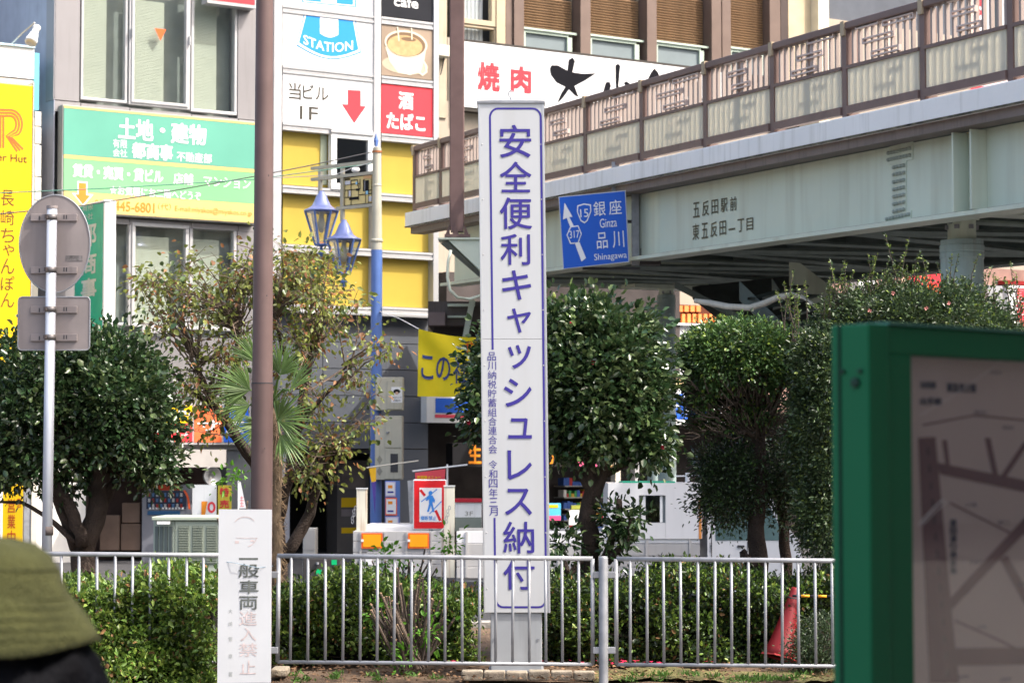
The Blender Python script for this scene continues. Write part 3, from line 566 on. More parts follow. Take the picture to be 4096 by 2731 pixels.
# splice plate and bolts
sp = MB().poly(BR, [(3554, 588), (3650, 563), (3650, 638), (3554, 660)], -.365, .015).poly(BR, [(3572, 656), (3624, 644), (3622, 845), (3570, 858)], -.367, .013).poly(BR, [(3548, 862), (3644, 840), (3642, 898), (3546, 912)], -.365, .015).build('splice_plate', mint, br)
bm_ = bpy.data.meshes.new('bolt'); q = MB().lathe((0, 0, 0), [(.03, 0), (.03, .022), (.018, .038), (0, .04)], 6); bm_.from_pydata(q.v, [], q.f); bm_.materials.append(mat('bolt_mint_darkened', (.34, .38, .33), .6))  # girder mint darkened, so the bolts carry their underside shade as colour
rotn = BR.n.to_track_quat('Z', 'Y').to_euler(); cnt = 0
for (x0, x1, n_, y0, y1, m_) in ((3556, 3640, 8, 605, 632, 2), (3578, 3616, 4, 662, 838, 7), (3550, 3636, 8, 868, 895, 2)):
    for j in range(m_):
        for i in range(n_):
            x = x0 + (x1 - x0) * i / (n_ - 1); y = y0 + (y1 - y0) * j / max(1, m_ - 1) - (x - x0) * .22 + 8
            piece('bolt', bm_, BR.pt(*BR.uw(x, y, -.365), -.365), sp, rot=rotn)
gt = MB(); 
for i, ch in enumerate('五反田駅前'): x = 2772 + i * 37; gt.text(BR, ch, (x, 812 - i * 5.5, x + 26, 872 - i * 7), -.372, .01)
for i, ch in enumerate('東五反田一丁目'): 
    x = 2770 + i * 36; h = (898 - i * 4, 962 - i * 6.5)
    if ch == '一': h = (915, 922)
    gt.text(BR, ch, (x, h[0], x + 26, h[1]), -.372, .01)
gt.build('lettering', mat('olive_lettering', (.09, .085, .05), .6), br)
# under-deck bracing
k = 0; u = GU + 1
while u < UZ - 1:
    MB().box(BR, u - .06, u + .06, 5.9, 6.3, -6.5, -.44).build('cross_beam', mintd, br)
    a, b = BR.pt(u, 5.30, -.5), BR.pt(u + 2.2, 5.30, -6.4); 
    if k % 2: a, b = BR.pt(u, 5.30, -6.4), BR.pt(u + 2.2, 5.30, -.5)
    MB().tube([a, b], .05, 4).build('brace', mat('brace_green', (.22, .26, .24), .7, var=.2), br); MB().tube([BR.pt(u, 5.30, -.5), BR.pt(u, 5.30, -6.4)], .04, 4).build('brace', mat('brace_green', (.22, .26, .24), .7, var=.2), br)
    u += 2.2; k += 1
MB().tube([BR.pt(GU, 5.42, -1.4), BR.pt(UZ, 5.42, -1.4)], .04, 6).build('service_pipe', galv, br)
# railings
posts_px = [1655, 1760, 1935, 2130, 2339, 2565, 2820, 3089, 3379, 3692, 4045]
PU = [sU(p) for p in posts_px] + [sU(4045) + 2.0]
ZT = 8.27; ZM = 7.62; ZPB = 7.06; ZB = 6.96
def mk(name, v, f, m):
    me = bpy.data.meshes.new(name); me.from_pydata(v, [], f); me.materials.append(m); return me
ident = Frame((0, 0, 0), BR.u, BR.n)
ident.u = BR.u
barM = (lambda q: mk('baluster', q.v, q.f, pinkb))(MB().box(ident, -.022, .022, 0, ZT - ZM - .12, -.03, .03))
barL = (lambda q: mk('baluster', q.v, q.f, pinkb))(MB().box(ident, -.022, .022, 0, ZM - 6.99, -.03, .03))
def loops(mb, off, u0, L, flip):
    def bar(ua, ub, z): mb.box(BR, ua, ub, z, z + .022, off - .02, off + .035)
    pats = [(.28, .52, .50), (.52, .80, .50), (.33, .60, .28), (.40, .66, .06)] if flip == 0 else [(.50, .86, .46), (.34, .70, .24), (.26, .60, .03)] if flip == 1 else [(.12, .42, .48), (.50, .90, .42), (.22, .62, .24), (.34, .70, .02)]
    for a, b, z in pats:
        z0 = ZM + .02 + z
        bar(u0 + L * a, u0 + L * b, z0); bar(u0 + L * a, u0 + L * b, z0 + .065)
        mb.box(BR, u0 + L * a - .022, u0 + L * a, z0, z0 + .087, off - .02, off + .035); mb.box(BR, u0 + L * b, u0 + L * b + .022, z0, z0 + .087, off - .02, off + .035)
def railing(off, near):
    rl = MB().box(BR, PU[0] - .15, PU[-1], ZT - .11, ZT, off - .07, off + .07).build('handrail', brb, br, bevel=.015)
    for i, u in enumerate(PU):
        MB().box(BR, u - .06, u + .06, 6.78, ZT - .11, off - .16, off + .05).build('post', brb, rl)
        if near: MB().box(BR, u - .05, u + .05, ZT - .2, ZT + .015, off - .08, off + .085).build('rail_clip', mat('clip_tan', (.42, .33, .22), .6), rl)
    for i in range(len(PU) - 1):
        a, b = PU[i] + .07, PU[i + 1] - .07
        if b - a < .3: continue
        MB().box(BR, a, b, ZM - .05, ZM, off - .02, off + .07).box(BR, a, b, ZB - .06, ZB + .06, off - .02, off + .08).build('rail', brb, rl)
        if near:
            MB().box(BR, a + .02, b - .02, ZB + .06, ZM - .05, off + .03, off + .045).build('panel', creamp, rl)
            n = max(2, int((b - a) / .155)); 
            for j in range(n):
                uu = a + (b - a) * (j + .5) / n
                piece('baluster', barM, BR.pt(uu, ZM, off - .03), rl)
            mb = MB(); loops(mb, off, a, b - a, i % 3); mb.box(BR, a + (b - a) * .48, a + (b - a) * .52, ZB + .06, ZT - .11, off - .07, off - .03); mb.build('ornament', mat('ornament_lifted_pink', (.62, .50, .45), .5), rl)  # same pink as the bars, lightened to lift the ornaments out of shade
            mb = MB()
            for j in range(n): uu = a + (b - a) * (j + .5) / n; mb.box(BR, uu - .035, uu + .035, ZB + .06, ZM - .05, off - .06, off - .0)
            for z in (.32, .12): mb.box(BR, a + (b - a) * (.25 + z), a + (b - a) * (.6 + z * .6), ZB + .1 + z, ZB + .16 + z, off - .0, off + .02)
            mb.build('lower_bars', pinkb, rl, kind='stuff')
        else:
            mb = MB(); n = max(2, int((b - a) / .155))
            for j in range(n): uu = a + (b - a) * (j + .5) / n; mb.box(BR, uu - .03, uu + .03, 6.7, ZT - .11, off - .03, off + .03)
            mb.build('bars', pinkb, rl, kind='stuff')
railing(-.05, True); railing(-6.8, False)
# bridge columns
def column(px, ytop, Y, r, label, cap=True):
    t = thing('bridge_column', (P(px, 1850, Y).x, Y, -.45), label, 'column'); x = P(px, 1850, Y).x; z = P(px, ytop, Y).z + .22; zn = 5.22
    MB().lathe((x, Y, 0), [(r * 1.0, -.5), (r, z - .5), (r * 1.03, z - .48), (r * 1.03, z - .42), (r, z - .40), (r * 1.04, z - .38), (r * 1.04, z - .3), (r, z - .29), (r * .99, z - .22), (0, z - .22)], 40).build('shaft', mat('column_green', (.36, .46, .45), .55, var=.1, streak=.35, dirt=(.16, .10, .07)), t, smooth=False)
    if cap:
        MB().lathe((x, Y, 0), [(r * .66, z - .22), (r * .66, zn - .10), (r * .82, zn - .10), (r * .82, zn), (0, zn)], 32).build('neck', mint, t)
        for k in range(6): MB().lathe((x + r * .66 * math.sin(k * 1.05 + .5), Y - r * .66 * math.cos(k * 1.05 + .5), (z + zn) / 2 - .12), [(0, .03), (.04, .03), (.04, -.03), (0, -.03)], 8).build('bolt', galv, t)
        MB().box(Frame((x, Y, 0), BR.u, BR.n), -.3, .3, zn, 5.3, -2.6, .9).build('bearing_beam', mint, t)
column(3857, 962, 32.6, .31, 'thick pale green bridge column rising behind the shrub at right')
column(2668, 1180, 47, .19, 'pale green bridge column standing between the camellia and the clipped tree')
column(2615, 1230, 48.5, .14, 'slimmer green bridge column beside the camellia tree, left of its thicker twin', cap=False)
# stairs seen under the bridge
sc = thing('bridge_stairs', P(3200, 1500, 40), 'green steel staircase descending behind the bridge to the right', 'stairs')
def beam(p, q, h, m, name='stringer'):
    a, b = P(*p), P(*q); mb = MB(); o = Vector((0, .12, 0)); H = Vector((0, 0, h)); mb.add([a, b, b + H, a + H, a + o, b + o, b + H + o, a + H + o], [(0, 1, 2, 3), (4, 7, 6, 5), (0, 4, 5, 1), (3, 2, 6, 7), (0, 3, 7, 4), (1, 5, 6, 2)]); return mb.build(name, m, sc)
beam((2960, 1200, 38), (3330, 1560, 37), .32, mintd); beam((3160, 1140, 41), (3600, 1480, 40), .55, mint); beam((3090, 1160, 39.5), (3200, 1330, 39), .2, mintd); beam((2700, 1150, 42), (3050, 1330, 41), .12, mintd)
q_ = [P(2770, 1196, 44), P(3180, 1150, 44.5), P(3560, 1470, 43), P(3190, 1530, 42.4)]; MB().add(q_ + [v + Vector((0, .1, .25)) for v in q_], [(0, 1, 2, 3), (4, 7, 6, 5), (0, 4, 5, 1), (1, 5, 6, 2), (2, 6, 7, 3), (3, 7, 4, 0)]).build('stair_soffit', mat('soffit_dark', (.075, .085, .08), .9, var=.3), sc)  # shade below the stairs put into this plate's dark colour
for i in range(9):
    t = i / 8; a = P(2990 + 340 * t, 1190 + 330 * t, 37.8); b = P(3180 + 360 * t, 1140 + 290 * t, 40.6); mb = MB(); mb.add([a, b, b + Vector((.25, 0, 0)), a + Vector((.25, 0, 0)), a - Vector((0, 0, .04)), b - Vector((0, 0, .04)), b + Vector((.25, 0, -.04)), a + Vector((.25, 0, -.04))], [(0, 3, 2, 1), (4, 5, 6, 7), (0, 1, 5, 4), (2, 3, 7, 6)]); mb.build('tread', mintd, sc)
cp = thing('conduit', P(3000, 1220, 36), 'bent cream conduit pipe hanging under the bridge', 'pipe')
pts = [P(2780, 1203, 38), P(2840, 1212, 37.8), P(2910, 1226, 37.5), P(3000, 1231, 37), P(3060, 1212, 36.8), P(3120, 1186, 36.5), P(3170, 1178, 36.3), P(3220, 1192, 36.1), P(3270, 1232, 36), P(3330, 1300, 36)]
MB().tube(pts, [.04, .055, .055, .055, .055, .05, .045, .03, .03, .03], 10).build('pipe', offw, cp, smooth=True)
# bracket + brown pole on the bridge
bp_ = thing('lamp_pole', P(1826, 950, 42.5), 'square brown lamp pole bolted to a bracket on the side of the footbridge', 'pole')
PF = FP(43.6)
solid('shaft', PF, (1799, -200, 1857, 905), -.28, 0, brownp, bp_, bevel=.02)
solid('sleeve', PF, (1803, 800, 1853, 925), -.26, .015, brownp, bp_)
solid('base_plate', PF, (1778, 936, 1880, 948), -.5, .1, brownp, bp_)
for a, b in (((1799, 895), (1782, 936)), ((1857, 895), (1874, 936))): MB().poly(PF, [(a[0], a[1]), (a[0], 936), (b[0], 936)], -.05, .03).build('gusset', brownp, bp_)
MB().poly(PF, [(1822, 880), (1810, 936), (1834, 936)], .05, .03).build('gusset', brownp, bp_)
bk = thing('pole_bracket', P(1850, 1000, 43), 'triangular mint bracket holding up the second brown pole', 'bracket')
solid('top_plate', PF, (1752, 950, 1960, 957), -.5, .15, mint, bk)
MB().poly(PF, [(1790, 957), (1960, 957), (1960, 1120)], .1, .03).build('side_plate', mint, bk); MB().poly(PF, [(1757, 957), (1960, 957), (1960, 1135)], -.4, .03).build('side_plate', mint, bk)
mb = MB(); a, b, c, d = PF.pt(*PF.uw(1757, 965), -.4), PF.pt(*PF.uw(1960, 1140), -.4), PF.pt(*PF.uw(1960, 1125), .1), PF.pt(*PF.uw(1790, 968), .1); mb.add([a, b, c, d], [(0, 1, 2, 3)]).build('bottom_plate', mintd, bk)
MB().tube([P(1803, 1000, 43.2), P(1792, 1050, 43.2), P(1790, 1110, 43.2), P(1800, 1160, 43.2), P(1830, 1190, 43.2), P(1880, 1196, 43.3), P(1930, 1180, 43.4)], .03, 8).build('conduit', mint, bk, smooth=True)
# abutment clutter below the bridge end
ab = thing('bridge_abutment', P(1790, 1400, 47), 'dark stained concrete bridge end with a slanting green strut above the yellow banner', 'abutment')
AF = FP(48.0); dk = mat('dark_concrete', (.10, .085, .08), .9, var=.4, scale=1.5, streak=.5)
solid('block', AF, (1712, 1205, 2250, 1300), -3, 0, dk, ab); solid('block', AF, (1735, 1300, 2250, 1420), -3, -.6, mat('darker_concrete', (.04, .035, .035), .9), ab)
solid('ledge', AF, (1790, 1215, 1900, 1225), 0, .1, mint, ab); solid('ledge', AF, (1790, 1262, 1880, 1270), 0, .1, mint, ab); solid('ledge', AF, (1716, 1248, 1780, 1300), 0, .3, mat('pinkish_concrete', (.22, .17, .16), .9), ab)
MB().poly(AF, [(1878, 1200), (1902, 1200), (1872, 1345), (1850, 1345)], .3, .15).build('strut', mint, ab)
# blue road sign
rs = thing('direction_sign', P(2380, 1080, 39), 'blue direction sign with a white arrow hung on the footbridge', 'sign')
SF = Frame(Vector((P(2380, 900, 39.3).x, 39.3, 0)), (.955, -.28, 0), (-.28, -.955, 0))
MB().poly(SF, [(2234, 787), (2502, 762), (2517, 1048), (2252, 1077)], -.0, .03).build('sign_plate', alum, rs)
mb = MB(); mb.poly(SF, [(2237, 790), (2499, 765), (2514, 1045), (2255, 1074)], .004).build('sign_face', mat('road_blue', (.012, .095, .48), .3, var=.03), rs)
def rot_text(mb, t, x0, y0, x1, y1, n, bold, dx=.06, dy=-.085):
    g, fs = glyphs(t); vs = []
    for a, b in g:
        px = x0 + a * (x1 - x0) + (1 - b) * (y1 - y0) * dx; py = y1 - b * (y1 - y0) + a * (x1 - x0) * dy; vs.append(SF.pt(*SF.uw(px, py, n), n))
    mb.add(vs, fs)
mb = MB(); rot_text(mb, '銀', 2372, 808, 2420, 866, .01, .01); rot_text(mb, '座', 2434, 802, 2484, 860, .01, .01); rot_text(mb, 'Ginza', 2398, 876, 2466, 912, .01, .02); rot_text(mb, '品', 2385, 932, 2428, 996, .01, .01); rot_text(mb, '川', 2448, 926, 2494, 992, .01, .01); rot_text(mb, 'Shinagawa', 2376, 1016, 2506, 1050, .01, .015)
mb.poly(SF, [(2258, 811), (2290, 868), (2277, 868), (2303, 920), (2288, 926), (2267, 872), (2252, 878)], .01).poly(SF, [(2300, 975), (2318, 969), (2344, 1032), (2326, 1046)], .01)
mb.poly(SF, [(2309, 822), (2336, 814), (2364, 818), (2365, 845), (2350, 884), (2338, 894), (2322, 884), (2308, 848)], .01).poly(SF, [(2281, 906), (2313, 901), (2327, 935), (2314, 973), (2281, 976), (2266, 940)], .012)
mb.m(1).poly(SF, [(2313, 826), (2336, 819), (2360, 823), (2361, 845), (2347, 880), (2338, 888), (2325, 880), (2312, 848)], .014).poly(SF, [(2284, 910), (2311, 906), (2323, 936), (2311, 969), (2284, 971), (2270, 940)], .016)
mb.m(0); rot_text(mb, '15', 2320, 838, 2352, 870, .018, .03); rot_text(mb, '317', 2277, 924, 2316, 954, .02, .03); mb.build('lettering', [white, MATS['road_blue']], rs)
SB = FP(39.5)
solid('post', SB, (2447, 648, 2476, 1010), -.12, -.03, galv, rs, bevel=.005); solid('post', SB, (2526, 630, 2556, 1062), -.12, 0, galv, rs, bevel=.005)
solid('mount_beam', SB, (2330, 1068, 2560, 1078), -.12, -.05, darkm, rs); solid('control_box', SB, (2562, 992, 2644, 1058), -.3, -.02, mat('box_dark', (.07, .06, .06), .6), rs, bevel=.01)
solid('mount_beam', SB, (2500, 880, 2526, 892), -.1, -.04, darkm, rs)

# ------------------------------------------------------------------ ornamental street lamp with two lanterns
LY = 44.0; lo = P(1504, 1850, LY); LF = Frame((lo.x, LY, 0), (.776, -.63, 0), (-.63, -.776, 0))
sl = thing('street_lamp', (lo.x, LY, -.45), 'cream and blue street lamp pole with two hanging lanterns before the yellow windows', 'street lamp')
crm = mat('lamp_cream', (.44, .42, .34), .5, streak=.2); lbl = mat('lamp_blue', (.10, .18, .44), .45, var=.08, streak=.2); lav = mat('lamp_lavender', (.28, .33, .62), .3, .3, var=.1)
zz = lambda py: P(1504, py, LY).z
MB().lathe((lo.x, LY, 0), [(.115, -.5), (.11, zz(1000))], 20).build('pole_lower', lbl, sl, smooth=True)
MB().lathe((lo.x, LY, 0), [(.108, zz(1000)), (.105, zz(970)), (.125, zz(966)), (.125, zz(960)), (.105, zz(956)), (.09, zz(745)), (.1, zz(742)), (.09, zz(738)), (.085, zz(592)), (0, zz(590))], 20).build('pole_upper', crm, sl, smooth=False)
MB().lathe((lo.x - .02, LY, 0), [(0, zz(588)), (.03, zz(584)), (.05, zz(562)), (0, zz(532))], 4).build('finial', lbl, sl)
MB().lathe((lo.x, LY, 0), [(.1, zz(612)), (.1, zz(604))], 16).build('band', mat('rust', (.35, .13, .05), .8), sl)
for r in ((1242, 668, 1492, 680), (1242, 712, 1492, 724), (1343, 828, 1494, 840)): solid('arm', LF, r, -.04, .04, crm, sl)
solid('hanger', LF, (1272, 674, 1282, 775), -.03, .03, crm, sl); solid('hanger', LF, (1361, 668, 1372, 885), -.03, .03, crm, sl)
def lantern(px, y0, label=None):
    c = LF.pt(*LF.uw(px, 1850)); f = lambda y: LF.pt(0, LF.uw(px, y)[1]).z
    x, y_ = c.x, c.y; k = 1 / 204 * (c.y / 44)
    ln = MB().lathe((x, y_, 0), [(0, f(y0)), (.05, f(y0)), (.06, f(y0 + 8)), (.10, f(y0 + 18)), (.14, f(y0 + 38)), (.19, f(y0 + 58)), (.27, f(y0 + 70)), (.35, f(y0 + 76)), (.35, f(y0 + 82)), (0, f(y0 + 82))], 24).build('lantern_hood', lav, sl, smooth=True)
    a = [(.33 * math.cos(R(60 * i + 10)), .33 * math.sin(R(60 * i + 10))) for i in range(6)]; zt_, zb_ = f(y0 + 82), f(y0 + 215)
    mb = MB(); gl = MB()
    for i in range(6):
        p, q = a[i], a[(i + 1) % 6]
        mb.tube([(x + p[0], y_ + p[1], zt_), (x + p[0] * .36, y_ + p[1] * .36, zb_)], .022, 5); mb.tube([(x + p[0], y_ + p[1], zt_), (x + q[0], y_ + q[1], zt_)], .02, 5); mb.tube([(x + p[0] * .36, y_ + p[1] * .36, zb_), (x + q[0] * .36, y_ + q[1] * .36, zb_)], .022, 5)
        gl.add([(x + p[0] * .97, y_ + p[1] * .97, zt_), (x + q[0] * .97, y_ + q[1] * .97, zt_), (x + q[0] * .35, y_ + q[1] * .35, zb_), (x + p[0] * .35, y_ + p[1] * .35, zb_)], [(0, 1, 2, 3)])
    mb.build('lantern_cage', lbl, ln); gl.build('lantern_glass', glass('lantern_glass', (.78, .78, .72), .6, .15), ln)
    MB().lathe((x, y_, 0), [(.05, zt_), (.05, zt_ - .12), (.075, zt_ - .2), (.08, zt_ - .32), (.03, zt_ - .42), (0, zt_ - .43)], 14).build('bulb', mat('bulb', (.7, .68, .6), .3), ln, smooth=True)
    MB().lathe((x, y_, 0), [(.1, zb_), (.03, zb_ - .04), (.02, zb_ - .08), (.075, zb_ - .16), (0, zb_ - .3)], 8).build('lantern_finial', lbl, ln)
lantern(1281, 765); lantern(1372, 880)
art = solid('art_panel', LF, (1376, 712, 1487, 826), -.012, .012, mat('mosaic_cream', (.72, .58, .26), .4), sl)
mb = MB(); n = .02
for r in ((1378, 716, 1400, 722), (1396, 790, 1434, 801), (1424, 755, 1438, 764), (1460, 722, 1473, 762), (1452, 718, 1458, 762)): mb.m(0).pr(LF, r, n, n + .004)
for p, q in (((1376, 712), (1487, 698)), ((1376, 824), (1487, 812)), ((1378, 740), (1440, 734)), ((1378, 762), (1440, 756)), ((1434, 740), (1434, 800)), ((1378, 790), (1396, 790)), ((1404, 722), (1404, 824)), ((1404, 722), (1430, 719)), ((1430, 719), (1430, 745)), ((1452, 764), (1487, 760)), ((1434, 780), (1487, 774)), ((1462, 764), (1462, 812)), ((1440, 716), (1440, 756)), ((1392, 762), (1392, 790)), ((1474, 720), (1474, 812)), ((1380, 712), (1378, 824)), ((1485, 700), (1487, 814))): mb.m(0).stroke(LF, [p, q], 2.6, n + .002)
mb.m(1).pr(LF, (1380, 725, 1401, 740), n, n + .003).pr(LF, (1395, 763, 1403, 786), n, n + .003).pr(LF, (1456, 724, 1461, 762), n, n + .003).pr(LF, (1475, 786, 1486, 806), n, n + .003).m(2).pr(LF, (1422, 728, 1429, 738), n, n + .003).pr(LF, (1463, 764, 1472, 778), n, n + .003).m(3).pr(LF, (1453, 704, 1486, 716), n, n + .003)
mb.build('mosaic', [black, mat('mosaic_grey', (.6, .6, .64), .4), mat('mosaic_blue', (.3, .6, .8), .4), mat('mosaic_orange', (.72, .42, .2), .4)], art)
def boxthing(px0, y0, px1, y1, Y, dep, m, name, label, cat, bevel=.01):
    t = thing(name, P((px0 + px1) / 2, y1, Y), label, cat); F = FP(Y); solid('case', F, (px0, y0, px1, y1), -dep, 0, m, t, bevel=bevel); return t, F
t, F = boxthing(1502, 1508, 1612, 1640, 43.6, .5, crm, 'control_cabinet', 'upper cream cabinet with a camera sticker strapped to the blue lamp pole', 'cabinet')
solid('door', F, (1548, 1520, 1608, 1636), 0, .02, crm, t, bevel=.004)
mb = MB(); mb.m(0).pr(F, (1565, 1547, 1609, 1610), .02, .026).m(1).poly(F, ell(1587, 1565, 14, 9, 0), .03).m(2).poly(F, ell(1587, 1572, 6, 6, 0), .033).m(1).text(F, '防犯カメラ', (1569, 1585, 1605, 1594), .03).text(F, '作動中', (1572, 1597, 1602, 1606), .03); mb.build('sticker', [white, black, mat('skin_print', (.6, .4, .3), .5)], t)
t, F = boxthing(1500, 1662, 1610, 1918, 43.6, .5, crm, 'meter_cabinet', 'lower cream meter cabinet with a dark window on the blue lamp pole', 'cabinet')
solid('door', F, (1540, 1672, 1607, 1790), 0, .02, crm, t, bevel=.004); solid('door', F, (1540, 1796, 1607, 1914), 0, .02, crm, t, bevel=.004); solid('meter_window', F, (1562, 1814, 1592, 1888), .02, .03, darkm, t)
mb = MB().poly(F, [(1518, 1820), (1530, 1838), (1518, 1856), (1507, 1838)], .005).poly(F, [(1518, 1866), (1530, 1884), (1518, 1902), (1507, 1884)], .005); mb.build('vent', mat('vent_grey', (.25, .24, .2), .7), t)
MB().lathe(F.pt(*F.uw(1552, 1732), .03), [(0, .0), (.03, 0), (.03, .03), (0, .03)], 10).build('knob', galv, t); 
# overhead cables
def cable(pts, label, r=.012, m=darkm):
    t = MB().tube([P(*p) for p in pts], r, 5).build('overhead_cable', m); tag(t, label, 'cable')
cable([(-60, 775, 40), (460, 752, 41), (1016, 718, 42.5), (1484, 655, 43.8)], 'thin grey green cable crossing the green signboard towards the lamp pole', .010, mat('cable_green', (.06, .16, .13), .6))
cable([(-60, 862, 40), (320, 824, 41), (540, 790, 41.5), (1016, 706, 42.7), (1242, 662, 43.3), (1484, 610, 43.8)], 'black cable running from the left edge to the top of the lamp pole', .012)
cable([(1486, 650, 43.7), (1420, 668, 43.6), (1340, 700, 43.4), (1100, 712, 43), (1016, 716, 42.6)], 'slack grey cable with a white joint beside the lamp arms', .008, galv)
ins = thing('insulator', P(1422, 682, 43.6), 'white cable joint hanging just above the mosaic panel', 'insulator'); MB().tube([P(1408, 686, 43.5), P(1412, 682, 43.5), P(1434, 680, 43.5), P(1438, 682, 43.5)], [.02, .05, .05, .02], 10).build('joint', white, ins, smooth=True)

# ------------------------------------------------------------------ yellow banner
bn = thing('yellow_banner', P(1790, 1600, 42), 'yellow cloth banner with navy characters tied beside the lamp pole', 'banner')
BNF = FP(42.2); mb = MB(); nu, nv = 24, 18; vs = []; fs = []
corn = ((1674, 1315), (1930, 1350), (1932, 1588), (1670, 1585))
def bnpt(s, t, dn=0):
    a = Vector(corn[0]).lerp(Vector(corn[1]), s); b = Vector(corn[3]).lerp(Vector(corn[2]), s); p = a.lerp(b, t); p.y += 10 * math.sin(math.pi * s) * (1 - t)
    n = .06 * math.sin(9 * (s - t * .8)) * (1 - t) + .03 * math.sin(14 * s) * t + dn; return P(p.x, p.y, 42.2 - n)
for j in range(nv + 1):
    for i in range(nu + 1): vs.append(bnpt(i / nu, j / nv))
mb.add(vs, [(j * (nu + 1) + i, (j + 1) * (nu + 1) + i, (j + 1) * (nu + 1) + i + 1, j * (nu + 1) + i + 1) for j in range(nv) for i in range(nu)])
bc = mb.build('cloth', mat('banner_yellow', (.78, .64, .02), .75, trans=.35, var=.05), bn, smooth=True)
mb = MB()
for ch, a, b, c, d, m_ in (('こ', .05, .37, .24, .74, 0), ('の', .28, .36, .50, .74, 0), ('社', .54, .34, .78, .78, 0), ('会', .82, .34, .99, .78, 0), ('税', .72, .06, .90, .26, 1)):
    g, fs = glyphs(ch, .012); mb.m(m_).add([bnpt(a + x * (c - a), b + (1 - y) * (d - b), .02) for x, y in g], fs)
mb.build('lettering', [mat('banner_navy', (.03, .05, .17), .6), mat('banner_red', (.6, .08, .01), .6)], bn)
MB().tube([P(1674, 1315, 42.2), P(1600, 1275, 43), P(1520, 1245, 43.9)], .008, 5).build('rope', white, bn)

# ------------------------------------------------------------------ street clutter at shop level
t = thing('no_crossing_sign', P(1720, 2280, 37), 'red bordered no crossing sign with a blue walking figure', 'road sign'); F = FP(37.0)
solid('sign_plate', F, (1652, 1917, 1786, 2117), -.03, 0, whitep, t, bevel=.02); solid('sign_face', F, (1656, 1921, 1782, 2113), 0, .006, mat('sign_red', (.62, .015, .02), .35), t, bevel=.004)
mb = MB(); mb.m(0).pr(F, (1678, 1950, 1767, 2086), .007, .012)
mb.m(2).stroke(F, [(1681, 1958), (1700, 1982)], 11, .013).stroke(F, [(1742, 2040), (1762, 2082)], 11, .013)
mb.m(1).stroke(F, [(1685, 2006), (1748, 1956)], 4, .014).stroke(F, [(1718, 2054), (1766, 2004)], 4, .014).poly(F, ell(1722, 1971, 8, 9, 0), .016)
mb.poly(F, [(1716, 1980), (1730, 1981), (1740, 1998), (1738, 2012), (1731, 2004), (1731, 2014), (1738, 2046), (1730, 2047), (1724, 2020), (1716, 2046), (1708, 2046), (1716, 2014), (1716, 1996), (1706, 2003), (1702, 1998)], .016).text(F, '横断禁止', (1682, 2062, 1746, 2080), .014, .01)
mb.build('lettering', [white, mat('figure_blue', (.04, .22, .62), .4), MATS['sign_red']], t)
MB().tube([P(1725, 2117, 37.05), P(1725, 2275, 37.05)], .03, 10).build('post', galv, t)
t = thing('sign_plate', P(1640, 2300, 37.6), 'grey backed road sign plate turned edge on left of the red sign', 'road sign'); MB().poly(FP(37.6), [(1630, 1922), (1662, 1918), (1662, 2112), (1640, 2110)], 0, .03).build('plate', galv, t); MB().tube([P(1646, 2110, 37.6), P(1646, 2280, 37.6)], .03, 8).build('post', galv, t)
t = thing('red_banner', P(1790, 2280, 40), 'red hanging banner with yellow characters behind the no crossing sign', 'banner'); F = FP(40.)
MB().poly(F, [(1660, 1890), (1782, 1874), (1778, 1930), (1662, 1934)], 0, .01).build('cloth', mat('banner_pink', (.66, .07, .09), .7), t); MB().text(F, '居酒屋メニュー', (1668, 1902, 1764, 1914), .006, .02).build('lettering', yellow, t)
MB().tube([P(1650, 1884, 40), P(1870, 1858, 40)], .016, 6).build('crossbar', white, t); MB().tube([P(1789, 1856, 40.05), P(1789, 2260, 40.05)], .018, 6).build('pole', white, t)
t = thing('purple_banner', P(1490, 2280, 41), 'yellow and purple banner half hidden by the blue lamp pole', 'banner'); F = FP(41.)
mb = MB(); mb.m(0).poly(F, [(1476, 1872), (1504, 1868), (1504, 1924), (1486, 1928)], 0, .01).m(1).poly(F, [(1486, 1928), (1504, 1924), (1500, 2060), (1494, 2000)], 0, .01); mb.build('cloth', [mat('banner_gold', (.8, .45, .02), .7), mat('banner_purple', (.09, .06, .3), .7)], t)
MB().tube([P(1466, 1870, 41), P(1674, 1842, 41)], .014, 6).build('crossbar', offw, t)
t = thing('poster_rack', P(1570, 2200, 42), 'blue rack of three white posters below the lower cabinet', 'poster'); F = FP(42.4)
solid('rack', F, (1540, 1922, 1600, 2220), -.06, -.02, lbl, t)
for i, (a, b, m_) in enumerate(((1926, 1984, 'poster_a'), (1990, 2060, 'poster_b'), (2066, 2130, 'poster_c'))):
    q = solid('poster', F, (1542, a, 1582 + i * 6, b), -.02, 0, mat('poster_lilac', (.55, .5, .68), .5) if i != 1 else redo, t); 
    mb = MB(); mb.m(0).pr(F, (1545, a + 5, 1578 + i * 6, b - 5), .002, .005).m(1).pr(F, (1552, a + 14, 1570, a + 26), .006, .008).m(2).pr(F, (1550, b - 20, 1574, b - 13), .006, .008); mb.build('print', [whitep, orange, navy], q)
t, F = boxthing(1820, 2008, 1926, 2124, 38, .4, whitep, 'floor_sign', 'white box marked 3F with a red top behind the truck bed', 'sign'); solid('red_top', F, (1820, 1994, 1926, 2008), -.4, .03, mat('dark_red_paint', (.4, .015, .03), .5), t); MB().text(F, '3F', (1860, 2044, 1892, 2062), .006).build('lettering', mat('grey_print', (.25, .25, .22), .6), t); solid('lower_case', F, (1820, 2068, 1926, 2124), 0, .01, mat('moss_grey', (.2, .23, .2), .8), t)
t, F = boxthing(1212, 2112, 1262, 2330, 41, .5, mat('cabinet_grey', (.42, .41, .38), .6), 'small_cabinet', 'slim grey cabinet in the dark doorway beside the leaning trunk', 'cabinet')
